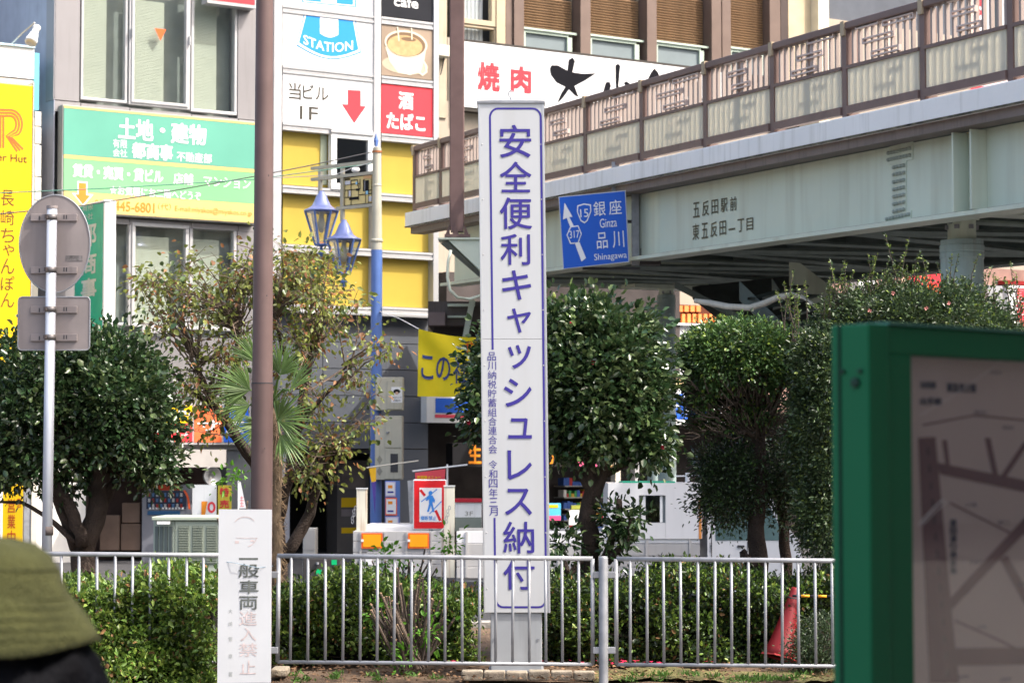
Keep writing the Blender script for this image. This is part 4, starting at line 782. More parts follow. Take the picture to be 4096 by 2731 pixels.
solid('door', F, (1218, 2120, 1258, 2200), 0, .01, mat('cabinet_grey2', (.36, .35, .33), .6), t)
t, F = boxthing(1212, 2232, 1362, 2420, 30, .8, mat('bin_dark', (.045, .042, .042), .6), 'dark_bin', 'dark metal bin with two green stickers behind the fence', 'bin')
mb = MB().pr(F, (1326, 2238, 1347, 2258), .0, .006).pr(F, (1264, 2276, 1286, 2296), 0, .006); mb.build('sticker', mat('green_sticker', (.0, .45, .15), .5), t); MB().lathe(F.pt(*F.uw(1270, 2256), .02), [(0, 0), (.02, 0), (.02, .03), (0, .03)], 8).build('handle', galv, t)
# vending machine
t = thing('vending_machine', P(670, 2260, 46.6), 'drinks vending machine with rows of cans in the shadow of the shop', 'vending machine'); F = FP(47.1)
solid('case', F, (568, 1938, 768, 2260), -.7, 0, mat('machine_grey', (.20, .20, .22), .5), t, bevel=.02); solid('window', F, (586, 1962, 745, 2034), 0, .02, mat('machine_window', (.03, .04, .07), .2), t)
MB().pr(F, (616, 1938, 718, 1960), 0, .03).build('header', mat('header_red', (.35, .04, .01), .6), t); solid('panel', F, (590, 2042, 720, 2058), 0, .02, mat('machine_blue', (.02, .09, .20), .4), t)
MB().stroke(F, [(736, 1960), (746, 1975), (753, 1995), (758, 2035)], 8, .03).build('arc_trim', redo, t)
can = [mat('can_red', (.25, .02, .02), .4), mat('can_blue', (.05, .12, .25), .4), mat('can_white', (.4, .4, .4), .4)]
for j, y in enumerate((1970, 1992, 2014)):
    for i in range(9): MB().lathe(F.pt(*F.uw(598 + i * 16, y + 15), .04), [(0, 0), (.026, 0), (.026, .075), (0, .075)], 8).build('can', can[(i + j * 2) % 3], t)
mb = MB(); 
for i in range(11): mb.pr(F, (596 + i * 13, 2028, 604 + i * 13, 2036), .03, .045)
mb.build('buttons', white, t, kind='stuff')
t = thing('white_banner', P(815, 2260, 46.6), 'white upright sign with an orange bar and red ring beside the vending machine', 'sign'); F = FP(46.7); solid('board', F, (770, 1938, 866, 2062), -.03, 0, whitep, t)
mb = MB(); mb.m(0).poly(F, [(806, 2004), (830, 2004), (820, 2061), (805, 2061)], .005).m(1).stroke(F, ell(846, 2028, 12, 18, 0), 9, .005, closed=True); mb.build('lettering', [orange, red], t); solid('stand', F, (810, 2062, 826, 2250), -.03, 0, galv, t)
t = thing('yellow_poster', P(895, 2260, 47), 'yellow and red poster at the shop corner behind the bare branches', 'poster'); F = FP(47.3); solid('board', F, (872, 1940, 926, 2066), -.03, 0, mat('poster_yellow', (.66, .55, .06), .6), t); MB().text(F, '特', (880, 1950, 915, 1985), .005, .03).text(F, '売', (880, 2000, 915, 2030), .005, .03).build('lettering', red, t); solid('stand', F, (890, 2066, 902, 2250), -.03, 0, galv, t)
t = thing('white_flag', P(965, 2260, 39), 'narrow white flag with red lettering left of the brown pole', 'flag'); F = FP(39); MB().poly(F, [(952, 1926), (962, 1926), (984, 2032), (950, 2032)], 0, .01).build('cloth', white, t); MB().vtext(F, '土土', (958, 1980, 976, 2026), .005).build('lettering', red, t); MB().tube([P(953, 1922, 39), P(953, 2250, 39)], .012, 6).build('pole', white, t)
ctm = mat('carton', (.16, .105, .075), .9, var=.2)
for i, (a, b, c, d) in enumerate(((488, 2010, 560, 2090), (484, 2094, 562, 2200), (400, 2060, 478, 2200))):
    t = tag(MB().pr(FP(47.3 - i * .05), (a, b, c, d), -.4, 0).build('carton', ctm, bevel=.01), ('upper brown carton stacked beside the vending machine', 'lower brown carton under another beside the vending machine', 'brown carton in the shop nearest the tree trunk')[i], 'carton')
# pale green equipment cabinet
t = thing('equipment_cabinet', P(740, 2400, 27), 'large pale green outdoor equipment cabinet with louvred panels behind the fence', 'cabinet'); F = FP(27.)
pg = mat('pale_green_cabinet', (.36, .41, .33), .5, var=.05, streak=.1); pgd = mat('green_louvre', (.20, .23, .185), .6)
solid('case', F, (700, 2082, 905, 2420), -.9, 0, pg, t, bevel=.01); 
LFc = Frame(Vector((F.pt(*F.uw(700, 1850)).x, 27., 0)), Vector((.86, -.5, 0)), (-.5, -.86, 0))
ul = LFc.uw(612, 2200)[0]; MB().box(LFc, ul, -.005, F.uw(700, 2420)[1], F.uw(700, 2082)[1], -.4, 0).build('side_case', pg, t, bevel=.01)
solid('lid', F, (606, 2066, 910, 2081), -1.0, .04, pg, t, bevel=.01)
for a in (712, 768, 824, 874):
    solid('door_panel', F, (a, 2102, a + 44, 2258), 0, .004, pgd, t)
    mb = MB()
    for i in range(15): mb.pr(F, (a + 2, 2106 + i * 10, a + 42, 2111 + i * 10), .004, .016)
    mb.build('louvre', pgd, t, kind='stuff')
for i in range(4): a = ul + (-ul) * (.12 + .22 * i); MB().box(LFc, a, a - ul * .14, F.uw(700, 2290)[1], F.uw(700, 2105)[1], 0, .012).build('louvre', mat('green_dark_louvre', (.13, .15, .135), .6), t)
solid('label_plate', F, (628, 2084, 680, 2096), .05, .06, white, t)
# white round pole on rear, red kiosk bits
# ------------------------------------------------------------------ trucks
tg = mat('truck_grey', (.42, .41, .40), .5, .1, var=.06, streak=.15); tw = mat('truck_white', (.68, .68, .68), .35, var=.03, streak=.06, coat=.3); tyre = mat('tyre', (.02, .02, .02), .8); rust = mat('rusty_white', (.66, .63, .52), .6, var=.1, streak=.95, dirt=(.30, .12, .04))
t = thing('small_truck', P(1600, 2500, 35), 'small flatbed truck seen from behind with two orange reflector plates', 'truck'); F = FP(35.)
x0, x1, w0, w1 = F.rc((1412, 2124, 1766, 2306)); 
for i, (a, b) in enumerate(((2124, 2163), (2165, 2208), (2210, 2255), (2257, 2306))):
    solid('tailgate_board', F, (1412, a, 1766, b), -.04, 0, tg, t, bevel=.006)
for a in (1438, 1536, 1622, 1722): solid('tailgate_rib', F, (a, 2126, a + 8, 2304), 0, .02, tg, t)
for a in (1446, 1632):
    q = solid('reflector', F, (a, 2131, a + 84, 2192), .02, .035, mat('reflector_red', (.80, .13, .02), .4), t); solid('reflector_face', F, (a + 7, 2137, a + 78, 2186), .035, .04, mat('reflector_amber', (.78, .33, .01), .35), q); solid('reflector_tab', F, (a - 2, 2156, a + 8, 2166), .04, .045, white, q)
solid('number_plate', F, (1462, 2226, 1488, 2258), .0, .01, white, t)
for a, h in ((1426, 1955), (1776, 1945)):
    pq = solid('stanchion', F, (a, h, a + 42, 2310), -.14, -.05, rust, t, bevel=.006); solid('cap', F, (a - 2, h - 4, a + 44, h), -.15, -.04, whitep, pq)
    cx = a - 6 if a < 1500 else a + 20
    for i in range(5): c = P(cx + (-1) ** i * 2 - i * 3, 2030 + i * 14, 34.95); MB().tube([c + Vector((.018 * math.cos(q_), 0, .03 * math.sin(q_))) for q_ in np.linspace(0, 2 * math.pi, 9)], .006, 5).build('chain_link', galv, pq)
FW_ = lambda u0, u1, w0_, w1_, a, b, nm, m_: MB().box(F, u0, u1, w0_, w1_, a, b).build(nm, m_, t)
FW_(x0, x1, w0 - .03, w0 + .02, -2.0, -.04, 'bed_floor', tg); FW_(x0, x0 + .03, w0, w1, -2.0, -.045, 'side_board', tg); FW_(x1 - .03, x1, w0, w1, -2.0, -.045, 'side_board', tg)
MB().box(F, x0 + .05, x1 - .05, w0 - .1, w1 + .05, -3.1, -2.05).build('cab', tw, t, bevel=.04)
for u in (x0 + .1, x1 - .24):
    for yy in (-.6, -2.6): c = F.pt(u, -.2, yy); MB().lathe(c, [(0, 0), (.25, 0), (.27, .03), (.27, .11), (.25, .14), (0, .14)], 24, ax=Vector((1, 0, 0)).to_track_quat('Z', 'Y').to_matrix()).build('wheel', tyre, t, smooth=False)
t = thing('flatbed_truck', P(2500, 2450, 31), 'white flatbed truck side on with a small cab window behind the camellia', 'truck'); F = FP(31.)
for i, (a, b) in enumerate(((2124, 2172), (2174, 2222), (2224, 2266), (2268, 2312))): solid('side_board', F, (1826, a, 2800, b), -.04, 0, tg if i else tw, t, bevel=.006)
for a in (1862, 2230, 2582, 2756): solid('side_rib', F, (a, 2126, a + 9, 2308), 0, .02, tg, t)
x0, x1, w0, w1 = F.rc((1826, 2124, 2800, 2312)); MB().box(F, x0, x1, w0 - .05, w0 + .03, -1.6, -.05).build('bed_floor', tg, t); MB().box(F, x0, x1, w0, w1, -1.66, -1.61).build('side_board', tg, t)
# crew cab with window opening
cx0, cx1 = 2432, 2808
cb = MB(); 
for r in ((cx0, 1937, 2556, 2154), (2662, 1937, cx1, 2154), (2556, 1937, 2662, 1980), (2556, 2090, 2662, 2154)): cb.pr(F, r, -.08, .03, .03)
cb.pr(F, (cx0, 1931, cx1, 1937), -1.6, .03, .03); cb.pr(F, (cx0, 1937, cx0 + 6, 2154), -1.6, -.08, .03); cb.pr(F, (cx1 - 6, 1937, cx1, 2154), -1.6, -.08, .03); cb.pr(F, (cx0, 1937, cx1, 2200), -1.62, -1.6, .03)
cab = cb.build('cab_box', tw, t)
solid('window_frame', F, (2566, 1982, 2582, 2088), -.06, .0, whitep, cab); solid('window_frame', F, (2640, 1982, 2650, 2088), -.06, .0, whitep, cab)
solid('pane', F, (2582, 1982, 2640, 2088), -.05, -.04, glass('cab_glass', (.45, .5, .47), .6), cab); solid('pane', F, (2650, 1982, 2661, 2088), -.05, -.04, mat('grey_pane', (.3, .33, .33), .2), cab)
MB().poly(F, [(2590, 2088), (2594, 2040), (2612, 1994), (2636, 2040), (2640, 2088)], -.5, .15).build('curtain', mat('dark_curtain', (.07, .07, .06), .9), cab)
solid('green_tarpaulin', F, (2490, 1925, 2700, 1931), -1.2, -.1, mat('tarp_green', (.02, .30, .18), .6), t)
solid('rusty_pillar', F, (2795, 1990, 2806, 2154), .03, .04, mat('rust2', (.5, .2, .05), .8, var=.4), cab)
fc = MB().poly(F, [(2830, 1960), (3080, 1965), (3150, 2110), (3190, 2150), (3215, 2260), (3215, 2480), (2830, 2480)], -.0, 1.6).build('front_cab', tw, t)
MB().poly(F, [(2862, 1990), (3062, 1995), (3122, 2112), (3120, 2160), (2862, 2160)], .01, .0).build('side_window', mat('cab_window', (.10, .17, .17), .12, var=.5, scale=1), fc)
MB().poly(F, [(3090, 2008), (3150, 2112), (3186, 2152), (3176, 2158), (3128, 2120), (3072, 2004)], .015).build('windscreen_pillar', tw, fc)
MB().stroke(F, [(2846, 1975), (2846, 2460)], 3, .012).stroke(F, [(2990, 2165), (2990, 2460)], 3, .012).build('door_seam', darkm, fc); MB().text(F, '最大積載量', (2838, 2168, 2848, 2210), .013).build('lettering', black, fc); solid('door_handle', F, (2950, 2180, 2978, 2188), 0, .03, darkm, fc, bevel=.004)
for px in (2150, 3060): c = F.pt(F.uw(px, 2400)[0], -.12, -.25); A = Vector((0, 1, 0)).to_track_quat('Z', 'Y').to_matrix(); wt = MB().lathe(c, [(.18, 0), (.31, 0), (.33, .03), (.33, .17), (.31, .2), (.18, .2)], 28, ax=A).build('wheel', tyre, t); MB().lathe(c, [(0, .03), (.1, .02), (.18, 0), (.18, .2)], 20, ax=A).build('rim', alum, wt)
t = thing('truck_rack', P(2700, 1930, 33), 'white tubular roof rack post above the truck beside the clipped tree', 'rack'); MB().tube([P(2750, 1890, 33), P(2750, 1934, 33)], .035, 10).tube([P(2700, 1904, 33), P(2810, 1902, 33)], .012, 6).build('bars', white, t)

# ------------------------------------------------------------------ fence
fz = galv
fn = thing('guard_fence', P(2418, 2722, 16.5), 'grey galvanised pipe fence running across the whole front of the planting bed', 'fence')
FY = 16.5; FF = FP(FY)
ft = lambda px: P(px, 2214 + (px - 200) * .0088, FY)
fb = lambda px: P(px, 2646 + (px - 1085) * .0075, FY)
bars = {'a': [170, 242, 312, 385, 456, 527, 599, 671, 742, 811, 880, 950, 1020], 'b': [1110, 1161, 1231, 1301, 1371, 1440, 1508, 1576, 1645, 1714, 1780, 1849, 1917, 1982, 2050, 2117, 2184, 2250, 2317, 2371],
        'c': [2466, 2521, 2589, 2656, 2724, 2791, 2859, 2927, 2994, 3062, 3129, 3196, 3264, 3332, 3400, 3468, 3536, 3604, 3672, 3740]}
bme = bpy.data.meshes.new('baluster'); hh = ft(1500).z - fb(1500).z; q = MB().tube([(0, 0, 0), (0, 0, hh)], .011, 10); bme.from_pydata(q.v, [], q.f); bme.polygons.foreach_set('use_smooth', [len(f) <= 4 for f in q.f]); bme.materials.append(fz)
for k, xs_ in bars.items():
    a, b = (xs_[0] if k != 'a' else -200), xs_[-1]
    for nm, f, r in (('top_rail', ft, .0175), ('bottom_rail', fb, .014)):
        MB().tube([f(a), f((a + b) / 2), f(b)], r, 14).build(nm, fz, fn, smooth=True)
    for x in ([-118, -46, 26, 98] if k == 'a' else []) + xs_:
        thick = 1.45 if x in (1110, 2371, 2466, 1020) else 1
        p_ = fb(x); piece('baluster', bme, p_, fn, rot=(random.uniform(-.006, .006), random.uniform(-.007, .007), 0), sc=(thick, thick, (ft(x).z - p_.z) / hh))
for x in (1064, 2414, 3790):
    p_ = P(x, 2722, FY); MB().lathe((p_.x, FY - .02, 0), [(.034, -.1), (.034, P(x, 2232, FY).z), (.030, P(x, 2224, FY).z), (0, P(x, 2222, FY).z)], 18).build('post', fz, fn, smooth=True)
    for y in (2298, 2600):
        for s_ in (-1, 1): solid('clamp', FF, (x - 42 if s_ < 0 else x + 14, y - 13, x - 12 if s_ < 0 else x + 48, y + 13), -.012, .03, fz, fn, bevel=.004); 
# ------------------------------------------------------------------ white pillar sign
tl = P(1912, 408, 17.); bl_ = P(1935, 2450, 17.); wv = (tl - bl_); wv = Vector((wv.x / wv.z, 0, 1))
PL = Frame((bl_.x, 17., bl_.z), (1, 0, .0), (0, -1, 0), wv); PL.M = Matrix((PL.u, PL.w, PL.n)).transposed()
W_ = PL.uw(2202, 2450)[0]; H_ = PL.uw(1912, 408)[1]
pl = thing('pillar_sign', (P(2065, 2690, 17.1).x, 17.2, 0), 'tall white pillar sign with blue Japanese lettering standing behind the fence', 'sign')
psm = mat('pillar_white', (.44, .455, .47), .35, var=.03, scale=.9, streak=.30, ss=2.2, dirt=(.37, .37, .35))
MB().box(PL, 0, W_, 0, H_, -.42, -.012).build('core', alum, pl, bevel=.006)
seam = PL.uw(2048, 1356)[1]
MB().box(PL, .014, W_ - .014, .004, seam - .0015, -.012, 0).build('panel', psm, pl); MB().box(PL, .014, W_ - .014, seam + .0015, H_ - .003, -.012, 0).build('panel', psm, pl)
for u in (.002, W_ - .014): MB().box(PL, u, u + .012, .0, H_, -.012, .003).build('edge_trim', alum, pl)
MB().box(PL, -.008, W_ + .008, H_ - .012, H_ + .008, -.43, .012).build('cap_flange', galv, pl, bevel=.003)
mb = MB(); cz = PL.pt(W_ / 2, H_ + .05, -.2); cs = [PL.pt(-.006, H_ + .009, .01), PL.pt(W_ + .006, H_ + .009, .01), PL.pt(W_ + .006, H_ + .009, -.42), PL.pt(-.006, H_ + .009, -.42)]
mb.add(cs + [cz], [(0, 1, 4), (1, 2, 4), (2, 3, 4), (3, 0, 4)]).build('cap', galv, pl)
ce = PL.pt(W_ / 2, H_ + .092, -.2); MB().tube([ce + Vector((.018 * math.sin(t), 0, -.026 * math.cos(t))) for t in np.linspace(0, 2 * math.pi, 17)], .0045, 6).tube([cz - Vector((0, 0, .01)), cz + Vector((0, 0, .016))], .009, 8).build('eye_bolt', galv, pl, smooth=True)
mb = MB()
L_, R_ = 1960, 2163
def xo(y): return (y - 450) * 23 / 2042
pts = [(1960 + xo(1398), 1398), (1960, 470)] + [(1960 + 32 * (1 - math.cos(t)), 470 - 35 * math.sin(t)) for t in np.linspace(.2, 1.57, 6)] + [(2163 - 32 * (1 - math.sin(t)), 470 - 35 * math.cos(t)) for t in np.linspace(0, 1.4, 6)] + [(2163, 475)]
yb = 2427; pts += [(2163 + xo(2390), 2390)] + [(2163 + xo(2400) - 30 * (1 - math.cos(t)), 2390 + 37 * math.sin(t)) for t in np.linspace(.2, 1.57, 6)] + [(1960 + xo(2400) + 30 * (1 - math.sin(t)), 2390 + 37 * math.cos(t)) for t in np.linspace(0, 1.4, 6)] + [(1960 + xo(2388), 2388), (1960 + xo(2070), 2070)]
mb.stroke(PL, pts, 8, .0015)
for ch, a, b, c, d in (('安', 1998, 501, 2123, 630), ('全', 2000, 648, 2124, 769), ('便', 2000, 791, 2126, 916), ('利', 2003, 937, 2119, 1059), ('キ', 2009, 1082, 2123, 1198), ('ャ', 2029, 1234, 2123, 1330), ('ッ', 2032, 1380, 2123, 1473), ('シ', 2016, 1515, 2125, 1625), ('ュ', 2033, 1672, 2126, 1753), ('レ', 2030, 1801, 2126, 1917), ('ス', 2020, 1954, 2126, 2058), ('納', 2013, 2086, 2135, 2211), ('付', 2014, 2237, 2137, 2356)):
    mb.text(PL, ch, (a, b, c, d), .0025, .008)
for i, ch in enumerate('品川納税貯蓄組合連合会'): y = 1408 + i * 37.1; mb.text(PL, ch, (1950 + i * .4, y, 1984 + i * .4, y + 34), .0025)
for i, ch in enumerate('令和四年三月'): y = 1840 + i * 37.6; mb.text(PL, ch, (1955 + i * .4, y, 1989 + i * .4, y + 34), .0025)
mb.build('lettering', mat('pillar_navy', (.04, .03, .22), .4, var=.02), pl)
rv = MB().lathe((0, 0, 0), [(.006, 0), (.004, .003), (0, .004)], 8); rm = bpy.data.meshes.new('rivet'); rm.from_pydata(rv.v, [], rv.f); rm.materials.append(alumw)
for i in range(10):
    for u in (.028, W_ - .028): piece('rivet', rm, PL.pt(u, .18 + i * .42, .0), pl, rot=(R(90), 0, 0))
lx0, lx1 = P(1962, 2450, 17.02).x, P(2168, 2450, 17.02).x
MB().box(FP(17.02), lx0, lx1, -.05, P(2050, 2449, 17.02).z, -.34, 0).build('base_box', mat('base_grey', (.36, .38, .40), .45, .3, var=.08, streak=.2), pl, bevel=.008)
for x in (1974, 2150): solid('bolt', FP(17.02), (x, 2552, x + 8, 2560), 0, .006, galv, pl)
solid('base_foot', FP(17.02), (1955, 2680, 2176, 2692), -.36, .02, galv, pl)
# ------------------------------------------------------------------ white warning board wired to the fence
wb = thing('warning_board', P(978, 2735, 16.05), 'worn white warning board with black and faded red characters fixed to the fence', 'sign')
WF = Frame((P(978, 2400, 16.1).x, 16.1, 0), (1, 0, .0), (0, -1, 0), (.004, 0, 1)); WF.M = Matrix((WF.u, WF.w, WF.n)).transposed()
MB().poly(WF, [(875, 2036), (1087, 2037), (1083, 2728), (869, 2731)], 0, .012).build('board', mat('board_white', (.52, .535, .55), .5, var=.05, scale=2, streak=.10, dirt=(.5, .48, .42)), wb)
bl2 = mat('worn_black', (.10, .11, .10), .6, var=.5, scale=20); rd2 = mat('faded_red', (.525, .44, .43), .7, var=.3, scale=20)
mb = MB(); mb.m(0).pr(WF, (956, 2230, 1032, 2238), .0, .001)
mb.text(WF, '般', (955, 2254, 1036, 2308), .002, .012).text(WF, '車', (958, 2320, 1034, 2372), .002, .012).text(WF, '両', (958, 2384, 1030, 2436), .002, .012)
mb.m(1).text(WF, '進', (957, 2444, 1028, 2500), .002).text(WF, '入', (962, 2508, 1026, 2562), .002).text(WF, '禁', (956, 2570, 1030, 2624), .002).text(WF, '止', (960, 2640, 1024, 2694), .002)
mb.stroke(WF, [(980 + 52 * math.sin(t), 2120 - 54 * math.cos(t)) for t in np.linspace(-.9, .8, 10)], 3, .002).stroke(WF, [(980 + 52 * math.sin(t), 2126 - 60 * math.cos(t)) for t in np.linspace(2.0, 2.9, 8)], 3, .002).stroke(WF, [(945, 2150), (1030, 2151)], 2, .002).pr(WF, (940, 2162, 956, 2172), 0, .001).pr(WF, (1002, 2158, 1016, 2166), 0, .001)
mb.m(2)
for ch, y in zip('大崎警察署', (2434, 2485, 2545, 2614, 2686)): mb.text(WF, ch, (914, y, 930, y + 18), .002)
mb.build('lettering', [bl2, rd2, mat('faint_grey_print', (.35, .37, .36), .7)], wb)
MB().tube([P(868, 2240, 16.12), P(950, 2252, 16.08), P(1030, 2270, 16.08), P(1092, 2262, 16.12)], .0018, 4).build('wire', mat('wire_blue', (.2, .3, .38), .5), wb)
# ------------------------------------------------------------------ brown pole
bp = thing('brown_pole', P(1050, 2600, 17.4), 'thick round brown street pole rising behind the white warning board', 'pole')
bx = P(1043, 2600, 17.4).x; ztop = P(1060, -250, 17.4).z; zj = P(1050, 1533, 17.4).z; tx = P(1059, 0, 17.4).x - bx
cx_ = lambda z: bx + tx * (z / P(1059, 0, 17.4).z)
tz = lambda a, b, n: [(cx_(z), 17.4, z) for z in np.linspace(a, b, n)]
MB().tube(tz(-.1, zj, 12), .083, 40, cap=False).build('lower_shaft', mat('brown_paint_dark', (.105, .068, .064), .5, 0, var=.12, scale=4, streak=.3), bp, smooth=True)
MB().tube(tz(zj - .004, zj + .004, 2), .0845, 40).build('joint_ring', darkm, bp)
for y_, x_ in ((700, 1075), (1010, 1020), (1180, 1068), (1790, 1060)): MB().tube([P(x_, y_, 17.31), P(x_, y_ + 5, 17.31)], .004, 6).build('scratch', darkm, bp)
MB().tube(tz(zj, ztop, 24), list(np.linspace(.079, .066, 24)), 40, cap=False).build('upper_shaft', mat('brown_paint_light', (.125, .083, .078), .5, 0, var=.12, scale=4, streak=.25), bp, smooth=True)
# ------------------------------------------------------------------ round road sign from behind
rr = thing('round_road_sign', P(190, 2300, 18), 'back of a round road sign above a small square plate on a pale grey pole', 'road sign')
RF = FP(18.1); bk_ = mat('sign_back', (.235, .205, .20), .6, .1, var=.14, scale=3, streak=.25, dirt=(.08, .07, .06))
cu_, cw_ = RF.uw(219, 975); a_, b_ = .285, .395
mb = MB(); k = 48; ring = [(cu_ + a_ * math.cos(t), cw_ + b_ * math.sin(t)) for t in np.linspace(0, 2 * math.pi, k + 1)[:-1]]
mb.add([RF.pt(u, w_, 0) for u, w_ in ring] + [RF.pt(u, w_, -.012) for u, w_ in ring], [tuple(range(k)), tuple(range(2 * k - 1, k - 1, -1))] + [(i, i + k, (i + 1) % k + k, (i + 1) % k) for i in range(k)]).build('disc', bk_, rr)
MB().tube([RF.pt(u, w_, 0) for u, w_ in ring + ring[:1]], .006, 6, cap=False).build('rim', galv, rr)
u0, u1, w0, w1 = RF.rc((74, 1188, 360, 1400)); rd = .03
def rrect(u0, u1, w0, w1, r): return [(c[0] + r * math.cos(t), c[1] + r * math.sin(t)) for c, t0 in (((u1 - r, w1 - r), 0), ((u0 + r, w1 - r), 90), ((u0 + r, w0 + r), 180), ((u1 - r, w0 + r), 270)) for t in [R(t0 + x) for x in (0, 30, 60, 90)]]
q = rrect(u0, u1, w0, w1, rd); MB().poly(RF, q, 0, .01, px=False).build('plate', bk_, rr); MB().tube([RF.pt(u, w_, 0) for u, w_ in q + q[:1]], .006, 6, cap=False).build('rim', galv, rr)
for y in (868, 1078, 1236, 1348):
    solid('channel', RF, (122, y - 12, 308, y + 16), 0, .022, bk_, rr, bevel=.003)
    solid('slot', RF, (155, y - 4, 160, y + 12), .022, .024, darkm, rr); solid('slot', RF, (254, y - 8, 258, y + 8), .022, .024, darkm, rr); solid('slot', RF, (264, y - 8, 268, y + 8), .022, .024, darkm, rr)
pxx = P(196, 1500, 18.0).x; zt_ = P(200, 833, 18.).z
MB().tube([(pxx - .012, 18.03, -.1), (pxx + .004, 18.03, zt_)], .041, 24).build('pole', mat('pole_grey', (.44, .47, .53), .4, .2, var=.08, streak=.25, dirt=(.12, .09, .08)), rr, smooth=True)
MB().tube([(pxx + .004, 18.03, zt_), (pxx + .004, 18.03, zt_ + .022)], .045, 24).build('pole_cap', bk_, rr)
for y in (868, 1078, 1236, 1348): z = P(200, y, 18).z; MB().tube([(pxx, 18.03, z - .022), (pxx, 18.03, z + .022)], .046, 24).build('clamp', mat('clamp_dark', (.14, .13, .13), .5, .4), rr, smooth=True); MB().lathe((pxx - .03, 17.975, z), [(0, .014), (.014, .014), (.014, -.014), (0, -.014)], 6).build('bolt', mat('bolt_rust', (.05, .04, .04), .6), rr)
MB().tube([(pxx, 18.03, P(200, 2105, 18).z), (pxx, 18.03, P(200, 2140, 18).z)], .0425, 24).build('tape_band', mat('tape_mark', (.12, .10, .095), .9), rr, smooth=True)
solid('sticker', RF, (262, 1022, 330, 1044), .001, .003, mat('sticker_grey', (.13, .12, .12), .7, var=.5, scale=30), rr)

# ------------------------------------------------------------------ map board at right
cK = P(3480, 1850, 4.0)
KF = Frame((cK.x, 4.0, 0), (.735, .68, 0), (.68, -.735, 0)); KS = Frame((cK.x, 4.0, 0), (.68, -.735, 0), (-.735, -.68, 0))
kg = mat('board_green', (.008, .14, .055), .5, var=.05, scale=3, spec=.2)
kb_ = thing('map_board', (cK.x, 4, 0), 'green framed street map board in the right foreground', 'map board')
zt = P(3480, 1293, 4.).z; dpt = .087
MB().box(KF, 0, .058, -.03, zt, -dpt + .0, 0).build('post', kg, kb_, bevel=.004)
gu = KS.uw(3362, 1850)[0]; MB().box(KS, gu - .003, gu + .003, 0, zt - .0, .0005, .0015).build('groove', mat('groove_dark', (.004, .02, .012), .8), kb_)
for px, py, r in ((3421, 1530, .009), (3372, 1486, .004), (3440, 1484, .004)):
    MB().lathe(KS.pt(*KS.uw(px, py, .002), .0), [(0, .006), (r, .005), (r * 1.1, 0)], 14, ax=KS.n.to_track_quat('Z', 'Y').to_matrix()).build('screw', mat('screw_dark', (.02, .05, .035), .4, .5), kb_)
ua = .066; zT = KF.uw(3700, 1308)[1]; ub = 1.5; fwk = KF.uw(3672, 1850)[0] - ua; zI = KF.uw(3700, 1420)[1]
MB().box(KF, .058, .0655, .55, zt - .02, -.07, -.035).build('hinge_strip', mat('groove_dark', (.004, .02, .012), .8), kb_)
mb = MB(); mb.box(KF, ua, ub, zI, zT, -.07, -.012).box(KF, ua, ub, .6, .66, -.07, -.012).box(KF, ua, ua + fwk, .66, zI, -.07, -.012).box(KF, ub - .08, ub, .66, zI, -.07, -.012); mb.build('frame', kg, kb_, bevel=.003)
MB().box(KF, ua, ub, zT + .001, zT + .006, -.08, -.005).build('frame_cap', mat('cap_green', (.10, .26, .20), .3, .3), kb_)
MB().box(KF, ub + .01, ub + .07, -.03, zt, -dpt, 0).build('post', kg, kb_, bevel=.004)
mp_ = MB().box(KF, ua + fwk - .005, ub - .075, .655, zI + .005, -.066, -.045).build('map_sheet', mat('map_beige', (.80, .62, .54), .7, var=.06, scale=2), kb_)
mb = MB(); o_ = -.0440
for pts in ([(3672, 1750), (3742, 1746), (3835, 2731), (3718, 2731)], [(3745, 1848), (4300, 1960), (4300, 2010), (3760, 1896)], [(3768, 1760), (3788, 1758), (3800, 1862), (3782, 1858)], [(3938, 1750), (3962, 1750), (3996, 1912), (3972, 1908)], [(4100, 1760), (4108, 1785), (4020, 1914), (4002, 1902)], [(4300, 1850), (4300, 1920), (3800, 2444), (3800, 2392)], [(4000, 2236), (4030, 2220), (4120, 2380), (4112, 2440)], [(3808, 2590), (4300, 2586), (4300, 2655), (3810, 2660)]): mb.poly(KF, pts, o_)
mb.m(1)
for i in range(14): y = 1790 + i * 68; x = 3706 + (y - 1750) * .088; mb.pr(KF, (x, y, x + 7, y + 30), o_, o_ + .0006)
mb.m(2).text(KF, '五反田駅', (3680, 1524, 3742, 1552), o_ + .001, .02).text(KF, '東急池上線', (3786, 1530, 3902, 1566), o_ + .001, .02).text(KF, '山手線', (3680, 1588, 3764, 1618), o_ + .001, .02).vtext(KF, '桜田通り商店街', (3800, 2074, 3824, 2296), o_ + .001, .02)
for i, (x, y) in enumerate(((3900, 1640), (4010, 1700), (3860, 2010), (3990, 2080), (3880, 2240), (4060, 2330), (3900, 2500), (3830, 2700), (4000, 2710), (3960, 1480))): mb.text(KF, ('駅前', '商店街', '公園', '東口', '目黒川', '大崎橋', '小学校', '郵便局', '図書館', '区役所')[i], (x, y, x + 46, y + 16), o_ + .001)
mb.m(0).stroke(KF, [(3800, 2010), (4040, 2130), (4300, 2150)], 5, o_ + .0004).stroke(KF, [(3820, 2480), (4000, 2560), (4080, 2600)], 5, o_ + .0004).stroke(KF, [(3690, 1700), (3900, 1660), (4300, 1700)], 4, o_ + .0004)
mb.build('map_print', [mat('map_road', (.27, .13, .12), .7), mat('map_line', (.09, .05, .05), .7), mat('map_text', (.09, .08, .12), .7)], mp_)
MB().box(KF, ua + fwk - .004, ub - .076, .656, zI + .004, -.030, -.026).build('glass_cover', glass('cover_glass', (.9, .9, .9), .95, .02), kb_)

